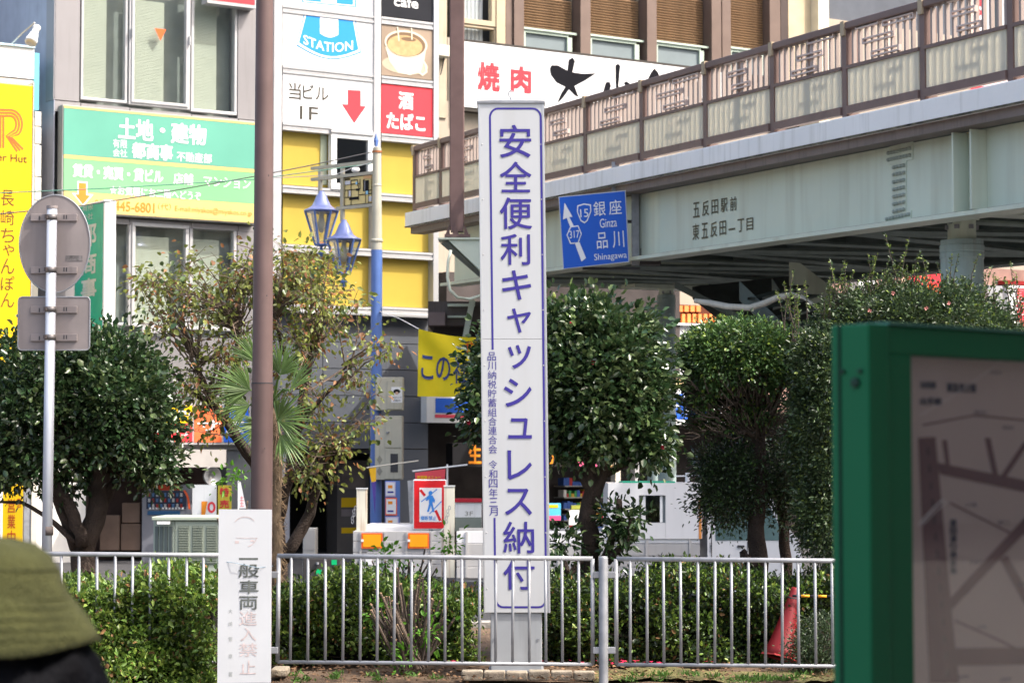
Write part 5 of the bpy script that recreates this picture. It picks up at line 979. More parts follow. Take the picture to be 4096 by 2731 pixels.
MB().stroke(KF, [(3672, 2100), (3712, 2056), (3760, 2006), (3776, 1996)], 5, -.0255).stroke(KF, [(3690, 2096), (3740, 2046), (3790, 2002)], 3, -.0255).stroke(KF, [(3680, 1660), (3800, 1590), (3960, 1480), (4050, 1400)], 1.5, -.0255).build('scratches', frosted('scuff', (.7, .66, .64), .4), kb_)
# ------------------------------------------------------------------ person (seen from behind, head and hat in frame)
Yp = 3.45; hx = P(-40, 1850, Yp).x; pr_ = thing('person', (hx, Yp, 0), 'person seen from behind in an olive bucket hat with dark hair and a dark coat', 'person')
def skin(name, verts, edges, radii, m, parent, sub=2, root=0):
    me = bpy.data.meshes.new(name); L = pr_.location; me.from_pydata([Vector(v) - L for v in verts], edges, []); me.materials.append(m); o = bpy.data.objects.new(name, me); C.objects.link(o); o.parent = parent
    sk = o.modifiers.new('skin', 'SKIN'); me.skin_vertices
    for i, r in enumerate(radii): me.skin_vertices[0].data[i].radius = (r, r) if not hasattr(r, '__len__') else r; me.skin_vertices[0].data[i].use_root = (i == root)
    sk.use_smooth_shade = True; ss = o.modifiers.new('sub', 'SUBSURF'); ss.levels = sub; ss.render_levels = sub
    return o
try:
    x, y = hx, Yp
    me0 = bpy.data.meshes.new('body'); 
    V = [(x, y, .80), (x, y, 1.0), (x, y + .01, 1.17), (x, y + .02, 1.24), (x, y + .01, 1.32), (x, y, 1.40),
         (x - .16, y, 1.17), (x - .22, y + .02, .93), (x - .20, y + .12, .72), (x + .16, y, 1.17), (x + .22, y + .02, .93), (x + .20, y + .12, .72),
         (x - .09, y, .72), (x - .09, y + .02, .40), (x - .09, y, .06), (x - .09, y + .13, .03), (x + .09, y, .72), (x + .09, y + .02, .40), (x + .09, y - .05, .06), (x + .09, y + .08, .03)]
    Eg = [(0, 1), (1, 2), (2, 3), (3, 4), (4, 5), (2, 6), (6, 7), (7, 8), (2, 9), (9, 10), (10, 11), (0, 12), (12, 13), (13, 14), (14, 15), (0, 16), (16, 17), (17, 18), (18, 19)]
    RR = [.14, .13, .12, .055, .06, .08, .065, .05, .04, .065, .05, .04, .085, .06, .045, .035, .085, .06, .045, .035]
    for nm in ('body',):
        me = bpy.data.meshes.new(nm); me.from_pydata([Vector(v) - pr_.location for v in V], Eg, []); me.materials.append(mat('coat_black', (.008, .008, .011), .9, spec=.1)); bo = bpy.data.objects.new(nm, me); C.objects.link(bo); bo.parent = pr_
        sk = bo.modifiers.new('skin', 'SKIN'); sk.use_smooth_shade = True
        if not me.skin_vertices:
            bpy.context.view_layer.objects.active = bo; bpy.ops.mesh.customdata_skin_add()
        for i, r in enumerate(RR): me.skin_vertices[0].data[i].radius = (r, r * .8); me.skin_vertices[0].data[i].use_root = (i == 0)
        ss = bo.modifiers.new('sub', 'SUBSURF'); ss.levels = 2; ss.render_levels = 2
except Exception as e: print('body', e)
skn = mat('skin', (.50, .30, .21), .5)
hz_ = 1.33
MB().lathe((hx, Yp + .02, hz_), [(0, -.13), (.05, -.12), (.075, -.07), (.088, 0), (.086, .05), (.06, .09), (0, .105)], 24).build('head', skn, pr_, smooth=True)
MB().tube([(hx - .09, Yp + .03, 1.33), (hx - .1, Yp + .03, 1.30)], [.02, .015], 8).build('ear', skn, pr_, smooth=True)
hair = mat('black_hair', (.005, .005, .007), .7, bump=.6, scale=8, spec=.12)
nseg = 48; prof = [(0, .035), (.09, .03), (.135, .008), (.165, -.03), (.182, -.07), (.188, -.12), (.16, -.2), (.05, -.22)]
mb = MB(); vs = []
for r_, z in prof:
    for j in range(nseg):
        t = 2 * math.pi * j / nseg; rj = r_ * (1 + .05 * math.sin(9 * t + z * 20) + .03 * math.sin(23 * t)); vs.append((hx + rj * math.cos(t), Yp + .0 + rj * math.sin(t) * .8, hz_ + z))
mb.add(vs, [(i * nseg + j, i * nseg + (j + 1) % nseg, (i + 1) * nseg + (j + 1) % nseg, (i + 1) * nseg + j) for i in range(len(prof) - 1) for j in range(nseg)]).build('hair', hair, pr_, smooth=True)
hat = mat('olive_cloth', (.080, .082, .026), .95, var=.25, scale=14, bump=1.)
prof = [(0, .141), (.038, .139), (.072, .131), (.095, .114), (.107, .095), (.116, .075), (.122, .062), (.1235, .057), (.129, .052), (.152, .020), (.166, -.003), (.175, -.018), (.171, -.019), (.15, .012), (.12, .045), (.10, .06)]
Ah = Matrix.Rotation(R(1.5), 3, 'Y'); mb = MB(); vs = []; hb = Vector((hx - .005, Yp, 1.345))
for r_, z in prof:
    for j in range(64):
        t = 2 * math.pi * j / 64; wv_ = (1 + .02 * math.sin(5 * t + 1) * (r_ > .13)); vs.append(hb + Ah @ Vector((r_ * wv_ * math.cos(t), r_ * wv_ * math.sin(t), z + (.008 * math.sin(3 * t + 2) if r_ > .15 else .0025 * math.sin(4 * t)))))
mb.add(vs, [(i * 64 + j, i * 64 + (j + 1) % 64, (i + 1) * 64 + (j + 1) % 64, (i + 1) * 64 + j) for i in range(len(prof) - 1) for j in range(64)]).build('bucket_hat', hat, pr_, smooth=True)

hp = [o for o in pr_.children if o.name.startswith('bucket_hat')][0]
def ringpts(r_, z, a0=0, a1=2 * math.pi, n=48): return [hb + Ah @ Vector((r_ * math.cos(t), r_ * math.sin(t), z)) for t in np.linspace(a0, a1, n)]
seam_m = mat('hat_seam', (.04, .042, .014), .95)
MB().tube(ringpts(.1275, .0535), .0016, 5, cap=False).build('seam', seam_m, hp); MB().tube(ringpts(.108, .096), .0012, 5, cap=False).build('seam', seam_m, hp)
for r_, z in ((.138, .042), (.148, .027), (.157, .013), (.166, -.001)): MB().tube(ringpts(r_, z), .0008, 4, cap=False).build('stitching', seam_m, hp)
# ------------------------------------------------------------------ vegetation
def leafmat(name, col, rough=.35, island=.35, trans=.2, spec=.5): return mat(name, col, rough, island=island, trans=trans, var=.38, scale=4, spec=spec)
cam_leaf = leafmat('camellia_leaf', (.032, .066, .024), .24, spec=.6); cam_leaf2 = leafmat('camellia_leaf_pale', (.085, .125, .045), .3)
dog_leaf = leafmat('dogwood_leaf', (.20, .23, .05), .5, trans=.45); dog_red = leafmat('dogwood_red_leaf', (.30, .14, .06), .55, trans=.45)
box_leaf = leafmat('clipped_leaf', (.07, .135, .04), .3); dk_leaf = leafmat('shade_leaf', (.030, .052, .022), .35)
yew_leaf = leafmat('small_leaf', (.06, .10, .04), .4); yew_tip = leafmat('young_tip', (.16, .22, .045), .45, trans=.35)
aza = leafmat('azalea_leaf', (.10, .175, .03), .38, trans=.3); aza2 = leafmat('azalea_tip', (.21, .29, .05), .42, trans=.35)
bark = mat('bark', (.055, .04, .032), .95, var=.4, scale=6, bump=1.); barkl = mat('bark_grey', (.14, .105, .08), .95, var=.4, scale=6, bump=.8); twigm = mat('twig', (.082, .064, .052), .9, var=.3)
def leaves(name, pts, dirs, size, parent, mats, probs=None, ratio=.45, jit=.6, kind='stuff', fold=.18):
    n = len(pts); rng = np.random
    d = dirs + rng.normal(0, jit, (n, 3)); d /= np.linalg.norm(d, axis=1)[:, None] + 1e-9
    r = rng.normal(0, 1, (n, 3)) + np.array([0, 0, 1.2]); s = np.cross(d, r); s /= np.linalg.norm(s, axis=1)[:, None] + 1e-9; nr = np.cross(s, d)
    L = size * rng.uniform(.45, 1.35, (n, 1)); W = L * ratio * rng.uniform(.8, 1.2, (n, 1))
    V = np.empty((n, 6, 3)); V[:, 0] = pts; V[:, 1] = pts + d * L * .35 + s * W * .5 + nr * L * fold * .6; V[:, 2] = pts + d * L * .72 + s * W * .38 + nr * L * fold * .5
    V[:, 3] = pts + d * L - nr * L * .08; V[:, 4] = pts + d * L * .72 - s * W * .38 + nr * L * fold * .5; V[:, 5] = pts + d * L * .35 - s * W * .5 + nr * L * fold * .6
    root = parent
    while root.parent: root = root.parent
    V -= np.array(root.location)
    me = bpy.data.meshes.new(name); me.vertices.add(n * 6); me.vertices.foreach_set('co', V.ravel())
    b = np.arange(n)[:, None] * 6; idx = np.concatenate([b + 0, b + 1, b + 2, b + 3, b + 0, b + 3, b + 4, b + 5], 1).ravel()
    me.loops.add(n * 8); me.loops.foreach_set('vertex_index', idx.astype(np.int32)); me.polygons.add(n * 2)
    me.polygons.foreach_set('loop_start', np.arange(0, n * 8, 4, dtype=np.int32)); me.polygons.foreach_set('loop_total', np.full(n * 2, 4, dtype=np.int32))
    for m in mats: me.materials.append(m)
    pick = rng.choice(len(mats), n, p=probs); me.polygons.foreach_set('material_index', np.repeat(pick, 2).astype(np.int32))
    me.update(calc_edges=True); me.validate(); o = bpy.data.objects.new(name, me); C.objects.link(o); o.parent = parent
    if kind: o['kind'] = kind
    return o
def blobpts(blobs, seed, clump=.10, per=26, shell=.62, inner=.15):
    rng = np.random.RandomState(seed); Pp, Dd, Cc = [], [], []
    for (px, py, Y, rx, rz, ry, nc) in blobs:
        c = np.array(P(px, py, Y)); sc_ = Y / FPX; rad = np.array([rx * sc_, ry, rz * sc_])
        v = rng.normal(0, 1, (nc, 3)); v /= np.linalg.norm(v, axis=1)[:, None]
        f = np.where(rng.rand(nc, 1) < inner, rng.uniform(.1, shell, (nc, 1)), rng.uniform(shell, 1.03, (nc, 1)))
        cc = c + v * rad * f; Cc.append(cc)
        k = per; q = np.repeat(cc, k, 0) + rng.normal(0, clump, (nc * k, 3)); dd = np.repeat(v, k, 0) * .6 + (q - np.repeat(cc, k, 0)) / clump * .5
        Pp.append(q); Dd.append(dd)
    return np.concatenate(Pp), np.concatenate(Dd), np.concatenate(Cc)
def limbs(parent, name, start, cents, m, r0=.012, n=60, seed=1, sag=.1):
    rng = random.Random(seed); mb = MB(); cs = list(cents); rng.shuffle(cs)
    for c in cs[:n]:
        s_ = Vector(rng.choice(start)); c = Vector(c); md = s_.lerp(c, .5) + Vector((rng.uniform(-sag, sag), rng.uniform(-sag, sag), rng.uniform(-sag, sag))); m2 = s_.lerp(c, .8) + Vector((rng.uniform(-sag, sag), rng.uniform(-sag, sag), rng.uniform(-sag, sag))) * .6
        mb.tube([s_, md, m2, c], [r0, r0 * .7, r0 * .45, r0 * .2], 5, cap=False)
    return mb.build(name, m, parent, kind='stuff')
def trunk(parent, paths, m, name='trunk'):
    for pts, rad in paths: 
        Q = []; rr_ = []
        for i in range(len(pts) - 1):
            a, b = P(*pts[i]), P(*pts[i + 1])
            for t in (0, .34, .67): Q.append(a.lerp(b, t) + (Vector((random.uniform(-1, 1), random.uniform(-1, 1), random.uniform(-1, 1))) * rad[i] * .25 if (i or t) else Vector())); rr_.append(rad[i] + (rad[i + 1] - rad[i]) * t)
        Q.append(P(*pts[-1])); rr_.append(rad[-1]); MB().tube(Q, rr_, 12).build(name, m, parent, smooth=True)
def flowers(parent, pts, size, m, name='flower'):
    for p in pts:
        mb = MB(); p = Vector(p)
        for k in range(6):
            a = k * 1.05 + random.random(); d = Vector((math.cos(a), -.5, math.sin(a))).normalized(); s_ = d.cross(Vector((0, 1, 0))).normalized()
            mb.add([p, p + d * size * .7 + s_ * size * .35, p + d * size + Vector((0, -.2 * size, 0)), p + d * size * .7 - s_ * size * .35], [(0, 1, 2, 3)])
        mb.build(name, m, parent)
pinkf = mat('camellia_red', (.30, .01, .03), .6, trans=.2)
# left camellia
t1 = thing('camellia_tree', P(320, 2300, 19.3), 'broad dark leafed camellia behind the pole of the round road sign', 'tree')
bl = [(200, 1650, 19.3, 460, 310, .75, 230), (450, 1580, 19.3, 200, 220, .6, 90), (40, 1600, 19.4, 260, 260, .6, 70), (560, 1700, 19.2, 140, 190, .45, 60), (340, 1440, 19.4, 240, 110, .5, 60), (620, 1860, 19.2, 80, 60, .3, 16), (60, 1860, 19.2, 160, 80, .4, 26)]
p_, d_, c_ = blobpts(bl, 11, .085, 62); leaves('crown', p_, d_, .058, t1, [cam_leaf, cam_leaf2, dk_leaf], [.6, .2, .2], ratio=.62)
trunk(t1, [(((330, 2330, 19.3), (330, 2200, 19.3), (385, 2080, 19.3), (395, 1900, 19.3), (400, 1700, 19.3)), (.12, .10, .09, .07, .04)), (((310, 2190, 19.3), (265, 2080, 19.25), (225, 1950, 19.2), (190, 1780, 19.2)), (.07, .06, .05, .03)), (((300, 2170, 19.2), (180, 2060, 19.2), (90, 2010, 19.2), (-20, 2005, 19.2)), (.03, .02, .015, .01)), (((330, 2180, 19.2), (300, 2060, 19.15), (215, 1940, 19.1)), (.06, .055, .05)), (((360, 2120, 19.3), (440, 1950, 19.4), (500, 1780, 19.4)), (.06, .05, .03))], bark)
limbs(t1, 'branch', [P(395, 1850, 19.3), P(200, 1850, 19.2), P(450, 1900, 19.4)], c_, bark, n=90)
# center camellia
t4 = thing('camellia_tree', P(2365, 2330, 18.7), 'round camellia with red flowers directly right of the white pillar sign', 'tree')
bl = [(2370, 1520, 18.7, 300, 280, .62, 205), (2260, 1345, 18.8, 190, 105, .5, 50), (2520, 1560, 18.7, 128, 210, .5, 52), (2440, 1320, 18.8, 165, 90, .45, 36), (1975, 1560, 18.8, 95, 200, .4, 40), (2040, 1400, 18.8, 90, 120, .35, 24), (2590, 1740, 18.6, 80, 90, .3, 20), (2330, 1760, 18.7, 230, 60, .45, 24)]
p_, d_, c_ = blobpts(bl, 12, .085, 60); 
o = leaves('crown', p_, d_, .062, t4, [cam_leaf, cam_leaf2], [.68, .32], ratio=.64)
trunk(t4, [(((2365, 2400, 18.7), (2360, 2250, 18.7), (2350, 2080, 18.7), (2365, 1900, 18.7), (2350, 1740, 18.7)), (.085, .075, .075, .055, .03)), (((2365, 2020, 18.7), (2420, 1880, 18.65), (2450, 1760, 18.6)), (.05, .04, .025)), (((2370, 1980, 18.7), (2300, 1860, 18.7), (2210, 1760, 18.7)), (.035, .025, .015)), (((2400, 2280, 18.6), (2440, 2180, 18.55), (2475, 2060, 18.5), (2475, 1995, 18.5)), (.045, .035, .03, .026)), (((2430, 2250, 18.55), (2510, 2150, 18.5), (2530, 2070, 18.5)), (.03, .028, .025)), (((2325, 2240, 18.6), (2280, 2300, 18.5), (2240, 2210, 18.5)), (.03, .025, .02)), (((2420, 1900, 18.7), (2520, 1850, 18.7), (2580, 1760, 18.7)), (.03, .02, .012))], bark)
limbs(t4, 'branch', [P(2350, 1800, 18.7), P(2440, 1800, 18.6), P(2300, 1840, 18.7)], c_, bark, n=90)
lb = [(2490, 2110, 18.5, 70, 60, .2, 14), (2450, 2060, 18.5, 40, 60, .15, 8), (2260, 2160, 18.5, 60, 50, .2, 10), (2540, 2070, 18.5, 60, 40, .15, 10), (2230, 2210, 18.45, 50, 40, .15, 6), (2450, 2200, 18.5, 40, 60, .15, 8)]
p_, d_, c2 = blobpts(lb, 13, .05, 14); leaves('low_foliage', p_, d_, .07, t4, [cam_leaf, cam_leaf2], [.8, .2], ratio=.45)
flowers(t4, [P(*q) for q in ((2288, 1290, 18.2), (2372, 1450, 18.2), (2468, 1485, 18.2), (1875, 1690, 18.5), (2650, 1790, 18.3))], .022, pinkf)
bud = MB().lathe(P(2215, 1182, 18.4), [(0, -.03), (.016, -.015), (.018, 0), (.012, .02), (0, .03)], 10).build('bud', mat('bud_green', (.2, .25, .06), .4), t4, smooth=True)
# a hundred and fifty of the front-most camellia leaves as pieces of their own
def single_leaves(tree, pts, size, mats, n, seed):
    rng = random.Random(seed); ms = []
    for m in mats:
        me = bpy.data.meshes.new('leaf'); s_ = size
        me.from_pydata([(0, 0, 0), (s_ * .35, s_ * .26, .01), (s_ * .72, s_ * .2, .01), (s_, 0, -.006), (s_ * .72, -s_ * .2, .01), (s_ * .35, -s_ * .26, .01), (s_ * .5, 0, 0)], [], [(0, 1, 6), (1, 2, 6), (2, 3, 6), (3, 4, 6), (4, 5, 6), (5, 0, 6)]); me.materials.append(m); ms.append(me)
    q = sorted(pts, key=lambda v: v[1])[:n * 4]; rng.shuffle(q)
    for v in q[:n]: piece('leaf', rng.choice(ms), v, tree, rot=(rng.uniform(-.9, .9), rng.uniform(-.4, .9), rng.uniform(0, 6.28)))
p4, _, _ = blobpts(bl, 12, .085, 60); single_leaves(t4, [tuple(v) for v in p4], .075, [cam_leaf, cam_leaf2], 150, 3)
# clipped tree
t5 = thing('clipped_tree', P(3030, 2500, 19.2), 'clipped mushroom shaped tree with bare inner branches right of the camellia', 'tree')
bl = [(2965, 1405, 19.2, 235, 100, .62, 330), (2870, 1470, 19.1, 125, 85, .5, 80), (3030, 1470, 18.9, 110, 75, .4, 60), (2800, 1580, 19.2, 38, 120, .4, 40), (2960, 1640, 19.3, 150, 70, .4, 30)]
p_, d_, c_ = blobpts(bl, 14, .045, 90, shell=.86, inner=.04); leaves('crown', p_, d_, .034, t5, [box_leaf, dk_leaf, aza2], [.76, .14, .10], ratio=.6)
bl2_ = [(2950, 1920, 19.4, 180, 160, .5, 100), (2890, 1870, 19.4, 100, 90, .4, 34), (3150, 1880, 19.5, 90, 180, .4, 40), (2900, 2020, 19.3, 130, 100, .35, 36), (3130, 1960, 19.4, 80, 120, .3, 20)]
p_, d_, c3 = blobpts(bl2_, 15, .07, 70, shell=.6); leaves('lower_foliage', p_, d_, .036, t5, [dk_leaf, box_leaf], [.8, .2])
trunk(t5, [(((3030, 2560, 19.2), (3025, 2400, 19.2), (3035, 2250, 19.2), (3025, 2100, 19.2), (3045, 1900, 19.2), (3030, 1700, 19.2)), (.075, .07, .085, .07, .06, .05)), (((3150, 2480, 19.6), (3145, 2250, 19.6), (3130, 2050, 19.6), (3120, 1850, 19.6)), (.05, .05, .045, .03)), (((3010, 2260, 19.1), (2975, 2220, 19.05), (2968, 2200, 19.05)), (.05, .035, .028)), (((3040, 1750, 19.2), (3090, 1640, 19.1), (3130, 1520, 19.)), (.03, .02, .012))], bark)
c_low = [v for v in c_]; limbs(t5, 'branch', [P(3030, 1700, 19.2), P(3040, 1760, 19.2), P(3020, 1650, 19.1), P(3000, 1620, 19.1)], c_low, twigm, r0=.013, n=150, sag=.12, seed=5)
rng = random.Random(9); mb = MB()
for i in range(520):
    t = rng.uniform(0, 1); c = P(rng.uniform(2780, 3200), rng.uniform(1500, 1750), 19.2 + rng.uniform(-.5, .3)); base = P(3030, 1740, 19.2); d = (c - base).normalized(); e = c + d * rng.uniform(.05, .25) + Vector((rng.uniform(-.06, .06), rng.uniform(-.06, .06), rng.uniform(-.02, .08)))
    mb.tube([c, c.lerp(e, .5) + Vector((0, 0, rng.uniform(-.02, .02))), e], [.007, .005, .003], 4, cap=False)
for i in range(160): c = P(rng.uniform(3080, 3220), rng.uniform(1340, 1480), 18.8 + rng.uniform(-.1, .4)); e = c + Vector((rng.uniform(-.02, .08), rng.uniform(-.1, .02), rng.uniform(.04, .14))); mb.tube([c, e], [.004, .002], 4, cap=False)
mb.build('bare_twigs', twigm, t5, kind='stuff')
# tall small-leaved shrub at right
t6 = thing('tall_shrub', P(3500, 2500, 18.6), 'tall small leafed shrub with wispy shoots behind the green map board', 'shrub')
bl = [(3650, 1325, 18.7, 385, 175, .7, 470), (3310, 1490, 18.5, 150, 180, .5, 160), (3930, 1360, 18.6, 130, 90, .5, 70), (3300, 1700, 18.5, 125, 330, .5, 300), (3320, 2050, 18.4, 120, 180, .4, 140), (3600, 1250, 18.7, 180, 50, .5, 50)]
p_, d_, c_ = blobpts(bl, 16, .055, 95, shell=.78, inner=.1); leaves('crown', p_, d_, .032, t6, [yew_leaf, dk_leaf, yew_tip], [.62, .3, .08], ratio=.5)
rng = random.Random(4); Pp = []; Dd = []; mb = MB()
sh = [(rng.uniform(3330, 3930), rng.uniform(1160, 1270)) for i in range(60)] + [(rng.uniform(3130, 3330), rng.uniform(1230, 1330)) for i in range(22)] + [(rng.uniform(3950, 4096), rng.uniform(1200, 1300)) for i in range(12)] + [(3560, 1120), (3600, 1100), (3590, 1080), (3650, 1090), (3680, 1110)]
for x, y in sh:
    a = P(x, y, 18.5); e = a + Vector((rng.uniform(-.12, .14), rng.uniform(-.1, .1), rng.uniform(.10, .34))); mb.tube([a - Vector((0, 0, .1)), a.lerp(e, .5) + Vector((rng.uniform(-.02, .02), 0, 0)), e], [.005, .0035, .002], 4, cap=False)
    for k in range(42):
        t = rng.random() ** .7; q = a.lerp(e, t); Pp.append(q); Dd.append((rng.gauss(0, .8), rng.gauss(0, .8), .6))
leaves('shoots', np.array(Pp), np.array(Dd), .024, t6, [yew_tip, yew_leaf], [.5, .5], ratio=.5); mb.build('shoot_stems', twigm, t6, kind='stuff')
trunk(t6, [(((3330, 2560, 18.6), (3340, 2200, 18.6), (3450, 1700, 18.7), (3600, 1400, 18.7)), (.05, .05, .04, .03)), (((3400, 2560, 18.7), (3420, 2100, 18.7), (3380, 1600, 18.7)), (.05, .04, .03))], bark)
flowers(t6, [P(*q) for q in ((3478, 1243, 18.05), (3572, 1173, 18.05), (3794, 1212, 18.0), (3704, 1233, 18.0))], .02, mat('pink_flower', (.6, .25, .22), .6))
# dogwood
t2 = thing('dogwood_tree', P(1150, 2330, 20.2), 'sparse dogwood with reddish green autumn leaves behind the brown pole', 'tree')
paths = [(((1120, 2380, 20.2), (1125, 2240, 20.2), (1100, 2060, 20.2), (1020, 1850, 20.2), (930, 1720, 20.2), (840, 1590, 20.2), (780, 1450, 20.2)), (.07, .065, .06, .055, .045, .035, .02)),
         (((1130, 2240, 20.1), (1240, 2050, 20.1), (1290, 1880, 20.0), (1300, 1760, 20.0)), (.06, .05, .035, .02)), (((1290, 1900, 20.05), (1360, 1790, 20.0), (1440, 1730, 20)), (.035, .028, .015)),
         (((1110, 2100, 20.3), (1160, 1900, 20.3), (1190, 1700, 20.3), (1230, 1500, 20.3), (1260, 1350, 20.3)), (.05, .05, .045, .035, .02)), (((1190, 1700, 20.3), (1260, 1620, 20.2), (1380, 1500, 20.2)), (.03, .022, .01)),
         (((880, 1650, 20.2), (760, 1560, 20.2), (640, 1440, 20.2)), (.03, .02, .008)), (((900, 1700, 20.2), (930, 1500, 20.2), (960, 1300, 20.2)), (.03, .025, .012)), (((1220, 1560, 20.3), (1130, 1400, 20.3), (1090, 1200, 20.3)), (.028, .02, .01)),
         (((1010, 1840, 20.1), (960, 1760, 20.0), (890, 1680, 20.0)), (.03, .025, .02))]
trunk(t2, paths, bark)
bl = [(820, 1200, 20.2, 260, 170, .7, 44), (640, 1130, 20.2, 130, 90, .5, 18), (1000, 1120, 20.2, 200, 140, .7, 36), (1180, 1080, 20.3, 170, 110, .6, 40), (1280, 1220, 20.3, 160, 170, .6, 46), (930, 1400, 20.2, 230, 170, .7, 36), (1200, 1380, 20.3, 160, 130, .6, 24), (620, 1290, 20.1, 120, 80, .4, 8),
      (800, 1560, 20.1, 170, 110, .5, 16), (1230, 1640, 20.0, 170, 130, .5, 16), (1330, 1780, 20.0, 130, 100, .4, 20), (1230, 1900, 20.0, 110, 90, .4, 14), (1420, 1480, 20.1, 60, 100, .4, 5), (1500, 1350, 20.1, 90, 120, .4, 6), (860, 1680, 20, 120, 80, .4, 8), (1440, 1560, 20, 100, 60, .3, 5), (1450, 1700, 20, 90, 60, .3, 6)]
p_, d_, c_ = blobpts(bl, 21, .085, 18, shell=.3, inner=.2); d_[:, 2] -= .9
leaves('crown', p_, d_, .054, t2, [dog_leaf, dog_red, cam_leaf2], [.68, .16, .16], ratio=.62, jit=.5)
starts = [P(*q) for q in ((930, 1720, 20.2), (840, 1590, 20.2), (960, 1300, 20.2), (1090, 1250, 20.3), (1260, 1380, 20.3), (1230, 1500, 20.3), (1190, 1700, 20.3), (1290, 1880, 20), (780, 1450, 20.2), (1360, 1790, 20), (1380, 1500, 20.2))]
rng = random.Random(2); mb = MB()
for c in c_:
    c = Vector(c); s_ = min(starts, key=lambda v: (v - c).length + rng.uniform(0, .3)); s_ = s_ + Vector((rng.uniform(-.03, .03), 0, rng.uniform(-.1, .1))); m1 = s_.lerp(c, .5) + Vector((rng.uniform(-.08, .08), rng.uniform(-.08, .08), rng.uniform(-.02, .1)))
    mb.tube([s_, m1, c], [.009, .006, .003], 5, cap=False)
    for k in range(3): e = c + Vector((rng.uniform(-.16, .16), rng.uniform(-.12, .12), rng.uniform(-.05, .14))); mb.tube([c, e], [.003, .0015], 4, cap=False)
mb.build('branch', barkl, t2, kind='stuff')
single_leaves(t2, [tuple(v) for v in p_], .062, [dog_leaf, dog_red], 80, 8)
# palm
t3 = thing('fan_palm', P(1115, 2400, 18.6), 'small fan palm with a hairy trunk half hidden by the brown pole', 'palm')
trunk(t3, [(((1108, 2420, 18.6), (1105, 2200, 18.6), (1100, 2000, 18.6), (1098, 1850, 18.6), (1095, 1700, 18.6), (1085, 1560, 18.6)), (.05, .055, .055, .055, .05, .03))], mat('palm_trunk', (.12, .085, .055), .95, var=.4, scale=10, bump=1.))
mb = MB(); rng = random.Random(6)
for i in range(420): a = rng.uniform(0, 6.28); z = rng.uniform(2000 - 360, 2360); c = P(1100, z, 18.6) + Vector((.055 * math.cos(a), .055 * math.sin(a), 0)); e = c + Vector((math.cos(a) * .05, math.sin(a) * .05, rng.uniform(-.09, .06))); mb.tube([c, e], [.003, .001], 3, cap=False)
mb.build('trunk_fibre', mat('fibre', (.22, .15, .09), .9), t3, kind='stuff')
pm_ = leafmat('palm_leaf', (.13, .21, .06), .4, trans=.35)
head = P(1095, 1600, 18.6)
for (cx, cy, Yc, ang, sp_, L_, n_, tilt) in ((1110, 1680, 18.3, 20, 75, .42, 26, -.2), (1120, 1500, 18.4, 75, 60, .40, 22, .1), (1000, 1560, 18.3, 158, 60, .45, 26, .0), (1030, 1450, 18.5, 118, 45, .42, 20, .2), (1160, 1560, 18.2, 50, 22, .42, 8, .2), (1060, 1700, 18.4, 205, 55, .36, 20, -.2), (1120, 1740, 18.3, -50, 50, .36, 18, -.3), (1000, 1620, 18.9, 190, 50, .40, 18, .1)):
    c = P(cx, cy, Yc); MB().tube([head, head.lerp(c, .6) + Vector((0, 0, .04)), c], [.014, .01, .008], 6).build('leaf_stalk', pm_, t3)
    mb = MB()
    for k in range(n_):
        a = R(ang - sp_ + 2 * sp_ * k / (n_ - 1) + random.uniform(-2, 2)); l = .88 * L_ * (1 - .25 * abs(k / (n_ - 1) - .5) * 2) * random.uniform(.72, 1.1); d = Vector((math.cos(a), tilt * .4 - .25 + random.uniform(-.12, .12), math.sin(a))); s_ = Vector((-math.sin(a), .3, math.cos(a))); w_ = .0085
        m1 = c + d * l * .5; e = c + d * l + Vector((0, 0, -.07 * l)); up = Vector((0, -.006, 0))
        mb.add([c, m1 + s_ * w_, m1 + up, m1 - s_ * w_, e], [(0, 2, 1), (0, 3, 2), (1, 2, 4), (2, 3, 4)])
    mb.build('frond', pm_, t3)
